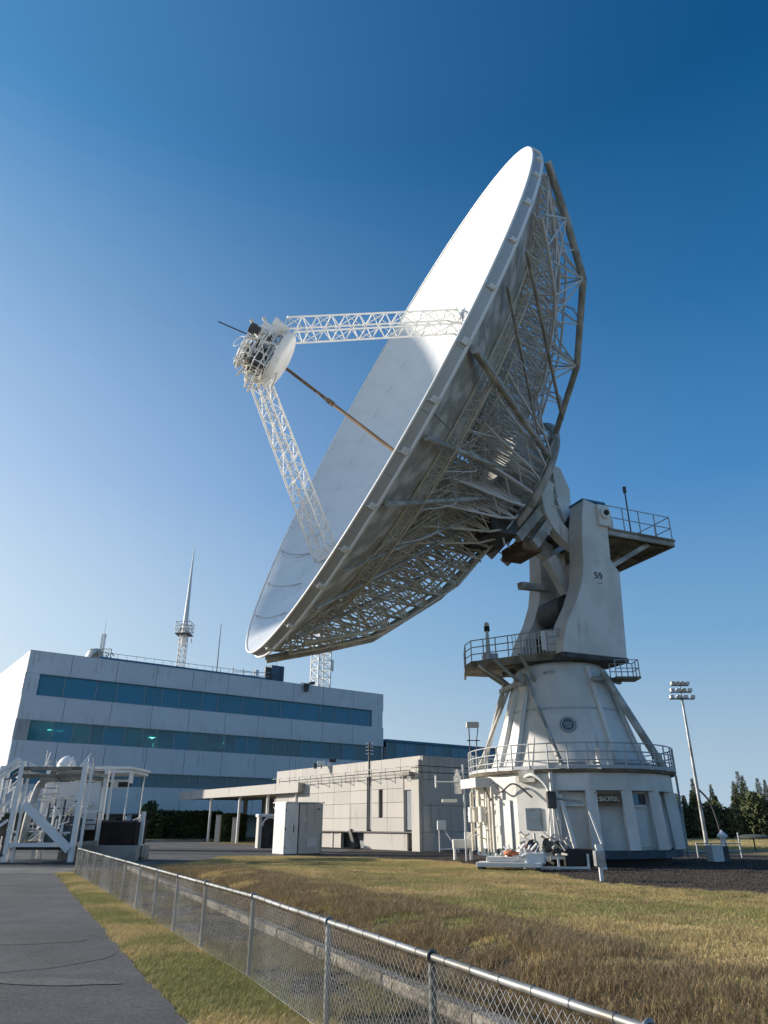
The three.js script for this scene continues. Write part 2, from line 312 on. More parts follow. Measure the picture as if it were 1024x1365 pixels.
{ // reflector face: petals in two rings, a rear skin, a rim band
  const F = dishGroup('reflector'), N = 36, da = 2 * Math.PI / N;
  const tones = [[.78, .79, .8], [.755, .77, .785], [.79, .795, .8]].map(c => { const m = M.dish.clone(); m.color.setRGB(...c); return m; });
  const outer = petal(da, R * .62, R, 0, .03, 8, 4, .008), inner = petal(da, R * .1, R * .62, 0, .03, 8, 3, .008);
  for (let k = 0; k < N; k++) {
    for (const g of [outer, inner]) { const m = mesh('reflector_panel', g, tones[Math.floor(rnd() * 3)], F, true); m.rotation.z = k * da; }
  }
  const seamG = []; for (let k = 0; k < N; k++) { const a = (k + .5) * 10; for (let q = 0; q < 9; q++) { const p0 = .1 + q * .1, p1 = p0 + .1; seamG.push(bar(DP(a, p0, (surf(p0 * R) - .07) / R), DP(a, p1, (surf(p1 * R) - .07) / R), .08, .08)); } }
  mesh('panel_stiffener', seamG, M.dishBack, F);
  for (const pts of [[[-17.4, -4.85], [-16.4, -5.35], [-15.0, -5.7], [-12.97, -5.79]], [[-15.7, -8.78], [-14.6, -9.2], [-13.0, -9.47], [-10.84, -9.41]], [[-12.9, -12.6], [-11.6, -13.0], [-10.0, -13.2], [-8.2, -13.0]]]) mesh('surface_cable', [0, .35].map(o => curveTube(pts.map(([x, y], i) => V(x, y - (i % 3 ? o : 0), surf(Math.hypot(x, y)) + .06)), .02, 20, 5)), M.strut, F);
  const B = dishGroup('rear_skin'), NB = 24, db = 2 * Math.PI / NB;
  const bt = [[.72, .725, .72], [.69, .695, .69], [.74, .74, .73]].map(c => { const m = M.dishBack.clone(); m.color.setRGB(...c); return m; });
  const b1 = petal(db, R * .8, R * .998, -.52, .03, 4, 4, .03), b2 = petal(db, R * .55, R * .8, -.52, .03, 4, 4, .03), b3 = petal(db, R * .1, R * .55, -.52, .03, 4, 3, .03);
  for (let k = 0; k < NB; k++) for (const g of [b1, b2, b3]) { const m = mesh('rear_panel', g, bt[Math.floor(rnd() * 3)], B, true); m.rotation.z = k * db + .05; }
  const K = dishGroup('rim'), NR = 36;
  const bandG = (() => { const gs = []; const n = 4, a0 = -Math.PI / NR + .0006, a1 = Math.PI / NR - .0006; for (const [ra, rb] of [[R + .004, R + .034]]) for (let j = 0; j < n; j++) { const s = a0 + (a1 - a0) * j / n, e = a0 + (a1 - a0) * (j + 1) / n; const sh = new THREE.Shape([new THREE.Vector2(ra * Math.cos(s), ra * Math.sin(s)), new THREE.Vector2(rb * Math.cos(s), rb * Math.sin(s)), new THREE.Vector2(rb * Math.cos(e), rb * Math.sin(e)), new THREE.Vector2(ra * Math.cos(e), ra * Math.sin(e))]); const g = new THREE.ExtrudeGeometry(sh, { depth: .52, bevelEnabled: false }); g.translate(0, 0, -.54); gs.push(uvMetres(g)); } return mergeGeometries(gs); })();
  for (let k = 0; k < NR; k++) { const m = mesh('rim_plate', bandG, M.band, K, true); m.rotation.z = k * 2 * Math.PI / NR; }
  const tor = (rad, t, z) => { const g = new THREE.TorusGeometry(rad, t, 6, 180); g.translate(0, 0, z); return g; };
  mesh('front_lip', tor(R + .02, .07, .02), M.lip, K); mesh('rear_lip', tor(R + .04, .085, -.56), M.lip, K);
  for (const a of [34, 27, 20, 12, 3, -6, -15, -24, -33, -41, -50, -58, -66, -78, -90]) {
    const w = rr(.22, .4); const g = box(.14, w, .3, R + .1, 0, -.36, .03); const m = mesh('rim_bracket', g, M.latticeWhite, K); m.rotation.z = a * Math.PI / 180;
    const g2 = tube(V(R + .06, -w * .5, -.08), V(R + .14, w * .4, -.48), .035, 5); const m2 = mesh('rim_pin', g2, M.latticeWhite, K); m2.rotation.z = a * Math.PI / 180;
  }
}
{ // backing truss
  const S = dishGroup('backing_truss');
  const hull = [[1.0, -.055], [.9, -.2], [.78, -.36], [.53, -.53], [.25, -.64], [.1, -.69]];
  const hullAt = p => { for (let k = 0; k < hull.length - 1; k++) if (p <= hull[k][0] && p >= hull[k + 1][0]) { const t = (hull[k][0] - p) / (hull[k][0] - hull[k + 1][0]); return hull[k][1] + t * (hull[k + 1][1] - hull[k][1]); } return hull[5][1]; };
  const skin = p => (surf(p * R) - .64) / R;
  // two deep main ribs (upper and lower)
  for (const [ang, w, mat] of [[25, .42, M.strut], [257, .5, M.strut]])
    for (let k = 0; k < hull.length - 1; k++) mesh('main_chord', tube(DP(ang, ...hull[k]), DP(ang, ...hull[k + 1]), w * .5, 10), mat, S);
  for (let k = 1; k < 5; k++) { const [p, h] = hull[k], gs = []; for (const [da, dp] of [[-18, 0], [18, 0], [-14, -.1], [14, -.1], [0, -.08], [-16, .07], [16, .07], [0, .06]]) { const q = Math.min(.95, p + dp); gs.push(tube(DP(25, p, h), DP(25 + da, q, skin(q) + (hullAt(q) - skin(q)) * (da ? .5 : 0)), .06, 5)); } if (k < 4) { const m = (p + hull[k + 1][0]) / 2, mh = (h + hull[k + 1][1]) / 2; for (const da of [-14, 0, 14]) gs.push(tube(DP(25, m, mh), DP(25 + da, m, skin(m) + (mh - skin(m)) * .3), .045, 5)); } mesh('node_strut', gs, M.lattice, S); }
  // lattice ribs
  const ribAngles = []; for (let a = 0; a < 360; a += 10) ribAngles.push(a + 5);
  const inner = a => { let d = ((a - 318 + 540) % 360) - 180; return Math.abs(d) < 42; };   // open sector: ribs only near the hub
  for (const a of ribAngles) {
    const open = inner(a), up = a < 62, st = open ? [.56, .5, .44, .38, .31, .24, .17] : [.97, .92, .86, .8, .74, .67, .6, .53, .46, .39, .32, .25, .18];
    const depth = p => open ? skin(p) + (hullAt(p) - skin(p)) * sst(.62, .3, p) * .95 : up ? skin(p) + (hullAt(p) - skin(p)) * (a > 30 ? .8 : .55) : hullAt(p) * .985;
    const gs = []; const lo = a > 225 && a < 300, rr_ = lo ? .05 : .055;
    for (let k = 0; k < st.length - 1; k++) {
      const p = st[k], q = st[k + 1];
      gs.push(tube(DP(a, p, depth(p)), DP(a, q, depth(q)), .085, 6));
      gs.push(tube(DP(a, p, skin(p)), DP(a, q, skin(q)), .06, 5));
      gs.push(tube(DP(a, p, depth(p)), DP(a, q, skin(q)), rr_, 5)); gs.push(tube(DP(a, p, skin(p)), DP(a, q, depth(q)), rr_, 5));
      gs.push(tube(DP(a, q, depth(q)), DP(a, q, skin(q)), rr_, 5));
      if (k % 2 === 0) { gs.push(tube(DP(a, p, depth(p)), DP(a + 10, q, skin(q)), .045, 4)); gs.push(tube(DP(a + 10, p, depth(p)), DP(a, q, depth(q)), .045, 4)); }
    }
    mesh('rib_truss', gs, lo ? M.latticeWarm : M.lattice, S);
  }
  // hoops
  for (const [p, lift, r] of [[.82, .0, .07], [.82, -.035, .06], [.79, -.018, .05], [.6, 0, .07], [.6, -.03, .06], [.45, -.04, .06], [.32, -.1, .07]]) {
    const g = new THREE.TorusGeometry(p * R, r, 5, 144); g.translate(0, 0, skin(p) * R + lift * R); mesh('hoop', g, M.latticeWarm, S);
  }
  const hl = []; for (let a = 0; a < 360; a += 2) { hl.push(tube(DP(a, .82, skin(.82)), DP(a + 1, .82, skin(.82) - .035), .03, 4)); hl.push(tube(DP(a + 1, .82, skin(.82) - .035), DP(a + 2, .82, skin(.82)), .03, 4)); hl.push(tube(DP(a, .82, skin(.82)), DP(a + 1.5, .79, skin(.79) - .018), .025, 4)); }
  mesh('hoop_lacing', hl, M.latticeWarm, S);
  for (const p of [.9, .67, .53, .39]) { // far-side outer hoops, stop at the open sector
    const gs = []; for (let a = 25; a < 275; a += 10) gs.push(tube(DP(a, p, hullAt(p) * .985), DP(a + 10, p, hullAt(p) * .985), .07, 5)); mesh('outer_hoop', gs, M.lattice, S);
  }
  // straight tubes from the rim to the hub across the open sector
  const tubes = [[336, .99, -.05, 0, .25, -.64, .2], [322, .99, -.05, 330, .3, -.5, .14], [311, .99, -.05, 310, .3, -.5, .14], [298, .99, -.05, 296, .34, -.47, .09], [288, .99, -.05, 284, .3, -.5, .1], [348, .97, -.06, 352, .3, -.58, .08], [356, .97, -.07, 8, .4, -.57, .1], [276, .97, -.07, 268, .42, -.5, .1]];
  for (const [a, p, h, a2, p2, h2, r] of tubes) mesh('rim_tube', tube(DP(a, p, h), DP(a2, p2, h2), r, 10), M.strut, S);
  // thin bracing wires over the rear skin
  const wires = [];
  for (let k = 0; k < 95; k++) { const a = rr(262, 338), p = rr(.35, .8), q = rr(.2, p - .1), a2 = a + rr(-16, 16); wires.push(tube(DP(a, p, skin(p) - rr(.005, .03)), DP(a2, q, skin(q) - rr(.03, .14)), rr(.018, .034), 4)); }
  for (let k = 0; k < 40; k++) { const a = rr(262, 300), p = rr(.6, .96), q = rr(.4, .7), a2 = a + rr(-24, 24); wires.push(tube(DP(a, p, skin(p) - rr(.005, .03)), DP(a2, q, skin(q) - rr(.02, .07)), rr(.018, .03), 4)); }
  for (let k = 0; k < 26; k++) { const a = 264 + k * 3, p = .8, q = .3; wires.push(tube(DP(a, p, skin(p) - .02), DP(a + 14, q, skin(q) - .12), .026, 4)); }
  mesh('bracing_wire', wires, M.latticeWarm, S).userData = { kind: 'stuff' };
  const cab = []; for (let k = 0; k < 6; k++) { const a = 300 + k * 9; cab.push(curveTube([DP(a, .82, skin(.82) - .03), DP(a + 3, .7, skin(.7) - .09), DP(a + 4, .6, skin(.6) - .05)], .03, 12, 5)); }
  mesh('cable', cab, M.lattice, S);
  // hub
  const hb = new THREE.CylinderGeometry(2.6, 4.2, 3.6, 24, 1); hb.rotateX(-Math.PI / 2); hb.translate(0, 0, -.6 * R);
  mesh('hub_cone', hb, M.strut, S);
  const hr = new THREE.TorusGeometry(.27 * R, .3, 8, 48); hr.translate(0, 0, -.635 * R); mesh('hub_ring', hr, M.strut, S);
  for (let k = 0; k < 12; k++) mesh('hub_spoke', tube(DP(k * 30 + 12, .27, -.635), DP(k * 30 + 12, .12, -.69), .16, 8), M.strut, S);
}
{ // feed legs and feed cabin
  const L1 = dishGroup('feed_leg'), L2 = dishGroup('feed_leg'), L3 = dishGroup('feed_leg');
  const rim = (a, p = .985) => DP(a, p, (surf(p * R) + .1) / R);
  const build = (G, p, q, w, bays, w2) => {
    const { chords, webs } = lattice(p, q, V(0, 0, 1), w, w, bays, .08, .04, false, true, w2);
    chords.forEach(c => mesh('chord', c, M.latticeWhite, G)); mesh('web_bracing', webs, M.latticeWhite, G);
  };
  const foot = (a, p) => DP(a, p, (surf(p * R) + .05) / R), F1 = foot(91, .635), F2 = foot(211, .69), F3 = foot(313.5, .65);
  build(L1, F1, V(.5, 1.7, 7.5), 1.3, 13, .95);
  build(L2, F2, V(.2, -3.0, 7.3), 1.45, 13, .68);
  mesh('tube', tube(F3, V(0, -.8, 6.3), .11, 8), M.rust, L3); mesh('sleeve', tube(F3.clone().lerp(V(0, -.8, 6.3), .62), F3.clone().lerp(V(0, -.8, 6.3), .66), .17, 8), M.rust, L3);
  for (const [q, G] of [[F1, L1], [F2, L2], [F3, L3]]) mesh('foot_plate', orient(new THREE.BoxGeometry(1.7, .12, 1.7), q.clone().add(V(0, 0, -.02)), q.clone().add(V(-q.x * .03, -q.y * .03, .3))), M.latticeWhite, G);
  const C = dishGroup('feed_cabin');
  // sub-reflector: convex bowl facing the dish with a cylindrical skirt
  const prof = []; for (let k = 0; k <= 10; k++) { const t = k / 10; prof.push(new THREE.Vector2(2.0 * Math.sin(t * Math.PI / 2), -.62 * Math.cos(t * Math.PI / 2))); } prof.push(new THREE.Vector2(2.03, .42)); prof.push(new THREE.Vector2(1.9, .42)); prof.push(new THREE.Vector2(1.8, .1)); prof.push(new THREE.Vector2(0, .05));
  const sg = new THREE.LatheGeometry(prof, 40); sg.rotateX(Math.PI / 2); sg.translate(0, -.5, 7.0);
  mesh('subreflector', sg, M.white, C);
  const frame = [];
  const nodes = []; for (let i = 0; i < 3; i++) for (let k = 0; k < 7; k++) { const a = k / 7 * 2 * Math.PI, rad = 1.75 - i * .35; nodes.push(V(Math.cos(a) * rad * .9, -.75 + Math.sin(a) * rad * 1.05 - i * .02, 7.6 + i * .95)); }
  for (let i = 0; i < 3; i++) for (let k = 0; k < 7; k++) { const n = nodes[i * 7 + k], m = nodes[i * 7 + (k + 1) % 7]; frame.push(tube(n, m, .07, 6)); if (i < 2) { frame.push(tube(n, nodes[(i + 1) * 7 + k], .08, 6)); frame.push(tube(n, nodes[(i + 1) * 7 + (k + 1) % 7], .05, 5)); } }
  mesh('cabin_frame', frame, M.latticeWhite, C);
  mesh('receiver_box', box(1.6, 1.8, 1.3, -.2, -.5, 8.3, .06), M.lattice, C);
  mesh('receiver_box', box(1.0, .9, 1.0, .5, .6, 8.6, .06), M.white, C);
  mesh('receiver_box', box(1.1, 1.0, .9, .4, -1.9, 8.2, .06), M.darkSteel, C);
  mesh('feed_horn', (() => { const g = new THREE.CylinderGeometry(.55, .3, 1.2, 16); g.rotateX(Math.PI / 2); g.translate(.3, 1.7, 8.0); return g; })(), M.white, C);
  const inCab = (z) => { const a = rr(0, 6.28), rad = rr(.5, 1.55) * (1 - (z - 7.5) * .16); return V(Math.cos(a) * rad, -.8 + Math.sin(a) * rad * 1.2, z); };
  const runs = (n, r0, r1) => { const o = []; for (let k = 0; k < n; k++) { const p = inCab(rr(7.5, 9.3)), ax = Math.floor(rnd() * 5), L = rr(.4, 1.1); o.push(tube(p, p.clone().add(ax < 2 ? V(0, -L, L * .12) : ax === 2 ? V(L * .8, 0, 0) : ax === 3 ? V(0, L * .15, L * .6) : V(L * .4, -L * .6, 0)), rr(r0, r1), 6)); } return o; };
  mesh('pipework', runs(38, .03, .07), M.latticeWarm, C); mesh('cable_tray', runs(26, .05, .1), M.darkSteel, C);
  const deckR = (z, w) => { const o = []; const q = [[-w, -w * 1.2], [w, -w * 1.2], [w, w * 1.1], [-w, w * 1.1]]; for (let k = 0; k < 4; k++) { const [x0, y0] = q[k], [x1, y1] = q[(k + 1) % 4]; for (const dz of [0, .45, .9]) o.push(tube(V(x0, y0 - .8, z + dz), V(x1, y1 - .8, z + dz), .035, 5)); for (let m = 0; m < 4; m++) { const t = m / 4; o.push(tube(V(x0 + (x1 - x0) * t, y0 + (y1 - y0) * t - .8, z), V(x0 + (x1 - x0) * t, y0 + (y1 - y0) * t - .8, z + .9), .03, 5)); } } return o; };
  mesh('handrail', [...deckR(7.45, 1.35), ...deckR(8.4, 1.05)], M.latticeWhite, C);
  mesh('cabin_floor', [box(2.6, 3.1, .08, 0, -.85, 7.43), box(2.0, 2.4, .08, 0, -.85, 8.38)], M.deck, C);
  mesh('hanging_frame', [...lattice(V(.2, -2.2, 7.3), V(.2, -3.6, 7.15), V(0, 0, 1), 1.3, 1.3, 3, .06, .04).chords, ...lattice(V(.2, -1.4, 8.6), V(.2, -3.4, 7.7), V(0, 0, 1), .9, .9, 4, .05, .035).webs], M.latticeWarm, C);
  for (let k = 0; k < 9; k++) mesh('junction_box', box(rr(.3, .6), rr(.3, .6), rr(.3, .5), rr(-.8, 1.6), rr(-2.6, 1.2), rr(7.9, 9.4), .03), [M.white, M.darkSteel, M.lattice][k % 3], C);
  const hp = (x, y, z, s) => { const g = new THREE.TorusGeometry(s, .03, 5, 20); g.rotateY(.6); g.translate(x, y, z); return g; };
  mesh('loop_aerial', [hp(.6, -1.2, 9.8, .45), hp(.6, -2.3, 9.3, .4)], M.latticeWhite, C);
  mesh('rod_aerial', tube(V(.3, -.1, 9.3), V(.3, -.42, 11.6), .045, 6), M.darkSteel, C);
  mesh('access_arm', [tube(V(.5, .8, 8.4), V(.5, 1.6, 9.3), .12, 6), tube(V(.5, .2, 9.0), V(.5, .9, 9.9), .12, 6)], M.latticeWarm, C);
}
{ // yoke
  const near = [[-1.95, 11.35], [-1.85, 12.1], [-1.4, 13.3], [-.6, 14.6], [0, 15.9], [.3, 17.2], [.42, 18.6], [.6, 20.2], [.95, 21.9], [2.75, 21.45], [2.55, 17.75], [3.15, 16.95], [2.75, 11.3]];
  const arm = (e0, th, sh, o) => { const g = prism(o.map(([a, y]) => [a + sh, y]), th, .05); g.translate(0, 0, e0); g.applyMatrix4(YK); return g; };
  const A1 = mesh('yoke_arm', arm(1.9, 1.35, 0, near), M.white, ANT);
  const far = near.map(([a, y]) => [a, y > 15 ? y + (y - 15) * .16 : y]);
  mesh('yoke_arm', arm(-3.3, 1.35, .35, far), M.white, ANT);
  // numeral on the arm
  const font = await new FontLoader().loadAsync('fonts/droid/droid_sans_bold.typeface.json');
  const letters = (txt, size, x, y) => { const g = new THREE.ExtrudeGeometry(font.generateShapes(txt, size), { depth: .008, bevelEnabled: false, curveSegments: 6 }); g.computeBoundingBox(); g.translate(x - (g.boundingBox.max.x + g.boundingBox.min.x) / 2, y, 3.299); g.applyMatrix4(YK); return g; };
  mesh('painted_number', letters('59', .44, 1.35, 16.3), M.ink, A1); mesh('painted_mark', letters('~-~', .24, 1.4, 15.9), M.rust, A1);
  const web = prism([[1.5, 11.4], [1.2, 13.4], [1.7, 16], [2.0, 18.6], [2.4, 18.6], [2.4, 11.4]], 3.95, 0); web.translate(0, 0, -1.97); web.applyMatrix4(YK); mesh('yoke_web', web, M.white, ANT);
  const diag = prism([[-.6, 18.2], [.1, 18.7], [2.0, 14.9], [1.5, 14.2]], .6, .03); diag.translate(0, 0, .2); diag.applyMatrix4(YK); mesh('drive_strut', diag, M.white, ANT);
  const motor = new THREE.CylinderGeometry(1.0, 1.0, 2.2, 20); motor.rotateX(Math.PI / 2); motor.translate(.7, 14.9, -.2); motor.applyMatrix4(YK); mesh('drive_motor', motor, M.darkSteel, ANT);
  const knob = new THREE.SphereGeometry(.55, 16, 12); knob.translate(.7, 14.8, 1.35); knob.applyMatrix4(YK); mesh('motor_cap', knob, M.lattice, ANT);
  mesh('gear_case', (() => { const g = box(1.6, 2.0, 2.6, .3, 12.4, -.2, .08); g.applyMatrix4(YK); return g; })(), M.dark, ANT);
  // sector gear crescent fixed to the dish
  const gearShape = (r0, r1, a0, a1, cx, cy) => { const o = []; for (let k = 0; k <= 16; k++) { const a = a0 + (a1 - a0) * k / 16; o.push([cx + r1 * Math.cos(a), cy + r1 * Math.sin(a)]); } for (let k = 16; k >= 0; k--) { const a = a0 + (a1 - a0) * k / 16; o.push([cx + r0 * Math.cos(a), cy + r0 * Math.sin(a)]); } return o; };
  const gs = prism(gearShape(2.75, 3.7, Math.PI * .86, Math.PI * 1.47, 2.45, 22.3), .75, .03); gs.translate(0, 0, 1.0); gs.applyMatrix4(YK); mesh('sector_gear', gs, M.white, ANT);
  const gs2 = prism(gearShape(2.3, 3.6, Math.PI * .9, Math.PI * 1.4, 2.2, 22.4), .5, .03); gs2.translate(0, 0, -1.7); gs2.applyMatrix4(YK); mesh('sector_gear', gs2, M.white, ANT);
  // trunnion block joining hub and yoke
  const tb = prism([[-.9, 24.2], [-.3, 21.5], [.6, 21], [1.6, 21.6], [1.7, 23.2], [1.2, 25.0], [.4, 25.6]], 2.3, .08); tb.translate(0, 0, -1.5); tb.applyMatrix4(YK); mesh('trunnion_block', tb, M.white, ANT);
  const cheek = prism([[.3, 25.4], [1.0, 25.2], [1.6, 23.6], [1.5, 21.8], [.9, 21.0], [.4, 22.6]], .3, .03); cheek.translate(0, 0, .9); cheek.applyMatrix4(YK); mesh('trunnion_cheek', cheek, M.white, ANT);
  const axle = new THREE.CylinderGeometry(.75, .75, 6.2, 20); axle.rotateX(Math.PI / 2); axle.translate(1.7, 20.9, 0); axle.applyMatrix4(YK); mesh('elevation_axle', axle, M.darkSteel, ANT);
  const cradle = [];
  for (const e of [-1.9, 1.6]) { cradle.push(bar(yk(-5.2, 20.3, e), yk(.4, 25.2, e * .6), .5, .7)); cradle.push(bar(yk(-3.4, 19.0, e), yk(.2, 23.0, e * .7), .45, .6)); cradle.push(bar(yk(-2.2, 18.7, e), yk(0, 21.4, e * .8), .5, .7)); }
  cradle.forEach(c => mesh('cradle_beam', c, M.strut, ANT));
  mesh('counterweight', (() => { const g = box(2.0, 1.0, 3.8, -4.4, 19.6, -.1, .06); g.rotateZ(0); g.applyMatrix4(YK); return g; })(), M.darkSteel, ANT);
  mesh('counterweight', (() => { const g = box(1.5, .8, 2.6, -2.2, 18.75, .2, .06); g.applyMatrix4(YK); return g; })(), M.rust, ANT);
  const cl = []; for (let k = 0; k < 40; k++) { const p = yk(rr(-4.6, -.6), 0, rr(-1.8, 1.9)); const y = 19.4 + rr(0, 2.8); p.y = y; cl.push(tube(p, p.clone().add(V(rr(-.8, .8), rr(-1, 1), rr(-.8, .8))), rr(.03, .08), 5)); }
  mesh('drive_pipework', cl, M.lattice, ANT);
  mesh('limit_switch_arm', [bar(yk(-2.0, 16.6, -.6), yk(.6, 16.9, -1.2), .45, .45)], M.strut, ANT);
  // cap, lamp housing, small cage on top
  mesh('bearing_cap', (() => { const g = box(1.9, .2, 1.5, 1.85, 21.85, 2.5, .04); g.applyMatrix4(YK); return g; })(), M.blue, ANT);
  mesh('bearing_housing', (() => { const g = new THREE.CylinderGeometry(.4, .4, .5, 18); g.rotateX(Math.PI / 2); g.translate(2.3, 20.9, 3.5); g.applyMatrix4(YK); return g; })(), M.latticeWhite, ANT);
  mesh('bearing_bolt_cover', (() => { const g = new THREE.CylinderGeometry(.18, .18, .16, 14); g.rotateX(Math.PI / 2); g.translate(2.3, 20.9, 3.78); g.applyMatrix4(YK); return g; })(), M.dark, ANT);
  mesh('bearing_bracket', (() => { const g = box(.95, 1.5, .35, 2.3, 20.8, 3.4, .04); g.applyMatrix4(YK); return g; })(), M.latticeWhite, ANT);
  const cp = [[1.0, 22.5, -.4], [2.6, 22.5, -.4], [2.6, 22.5, -2.2], [1.0, 22.5, -2.2], [1.0, 22.5, -.4]].map(q => yk(...q));
  railing(ANT, cp, 1.1, 3, .03, .45, 'top_cage');
  mesh('cage_floor', (() => { const g = box(1.8, .12, 2.0, 1.8, 22.42, -1.3); g.applyMatrix4(YK); return g; })(), M.darkSteel, ANT);
  mesh('cage_bracket', (() => { const g = new THREE.SphereGeometry(.7, 14, 10, 0, 6.3, Math.PI / 2, Math.PI / 2); g.translate(1.4, 22.3, -.6); g.applyMatrix4(YK); return g; })(), M.rust, ANT);
  // rear balcony
  const BAL = group('balcony', ANT);
  mesh('balcony_deck', (() => { const g = box(6.0, .16, 7.4, 5.55, 20.05, -.5); g.applyMatrix4(YK); return g; })(), M.deck, BAL);
  for (const e of [3.05, -4.05]) mesh('edge_beam', bar(yk(2.6, 19.82, e), yk(8.5, 19.82, e), .16, .34), M.strut, BAL);
  mesh('edge_beam', bar(yk(8.42, 19.8, 3.1), yk(8.42, 19.8, -4.1), .16, .4), M.deck, BAL);
  for (const e of [2.5, -.4, -2.8]) { mesh('knee_brace', bar(yk(2.8, 17.4, e), yk(6.6, 19.7, e), .28, .3), M.strut, BAL); mesh('joist', bar(yk(2.6, 19.78, e), yk(8.3, 19.78, e), .14, .28), M.deck, BAL); }
  railing(BAL, [yk(2.9, 20.13, 3.1), yk(8.4, 20.13, 3.1), yk(8.4, 20.13, -4.1), yk(2.9, 20.13, -4.1)], 1.7, 2, .035, 1.5);
  mesh('lightning_rod', [tube(yk(6.4, 20.1, 1.4), yk(6.4, 24.6, 1.4), .05, 6), box(.22, .5, .22, yk(6.4, 24.4, 1.4).x, 24.4, yk(6.4, 24.4, 1.4).z, .04)], M.darkSteel, BAL);
  mesh('winch_cabinet', (() => { const g = box(1.2, 1.2, 1.4, 3.5, 20.75, 1.6, .04); g.applyMatrix4(YK); return g; })(), M.lattice, BAL);
  // turntable
  mesh('turntable', (() => { const g = new THREE.CylinderGeometry(3.0, 2.6, .55, 48); g.translate(0, 11.22, 0); return g; })(), M.darkSteel, ANT);
  mesh('turntable_plate', (() => { const g = box(4.9, .3, 6.8, .4, 11.2, -.1, .03); g.applyMatrix4(YK); return g; })(), M.darkSteel, ANT);
  // left platform
  const PF = group('platform', ANT);
  const poly = [[5.35, -46.2], [5.6, -44.9], [10.75, -41.7], [11.4, -42.2], [11.4, -45], [8.4, -49.4], [5.6, -48.8]].map(([x, z]) => [x - T.x, -(z - T.z)]);
  const dk = prism(poly, .2, 0); dk.rotateX(-Math.PI / 2); dk.translate(0, 11.35, 0); mesh('deck', dk, M.deck, PF);
  const outer = [[5.6, -48.7], [5.4, -46.2], [5.65, -45.0], [10.7, -41.8]].map(([x, z]) => V(x - T.x, 11.55, z - T.z));
  railing(PF, outer, 1.35, 3, .035, .9);
  for (let i = 0; i < 3; i++) { mesh('fascia', bar(outer[i].clone().setY(11.25), outer[i + 1].clone().setY(11.25), .12, .34), M.deck, PF); }
  for (const b of [-118, -95, -72, -50, -28]) mesh('bracket', tube(ring(b, 2.7, 9.6), ring(b, 5.2 - Math.abs(b + 72) * .012, 11.25), .11, 6), M.strut, PF);
  for (let k = 0; k < 14; k++) { const p = outer[2].clone().lerp(outer[3], .48 + k * .036); mesh('cage_bar', tube(p, p.clone().add(V(0, 1.3, 0)), .03, 5), M.latticeWhite, PF); }
  { const p = outer[2].clone().lerp(outer[3], .86); mesh('control_panel', [box(.9, 1.2, .16, p.x + .1, p.y + .72, p.z - .1, .02)], M.lattice, PF); }
  { const p = V(6.9 - T.x, 11.5, -46 - T.z); const b = mesh('beacon_post', tube(p, p.clone().add(V(0, 2.3, 0)), .2, 10, .1), M.latticeWhite, PF); mesh('beacon_lamp', (() => { const g = new THREE.SphereGeometry(.17, 12, 10); g.translate(p.x, p.y + 2.75, p.z); return g; })(), M.lip, b); mesh('beacon_collar', tube(p.clone().add(V(0, 2.3, 0)), p.clone().add(V(0, 2.62, 0)), .19, 10), M.dark, b); }
  mesh('tool_locker', box(1.0, 1.0, .8, 7.2 - T.x, 12.05, -47.4 - T.z, .03), M.white, PF);
}
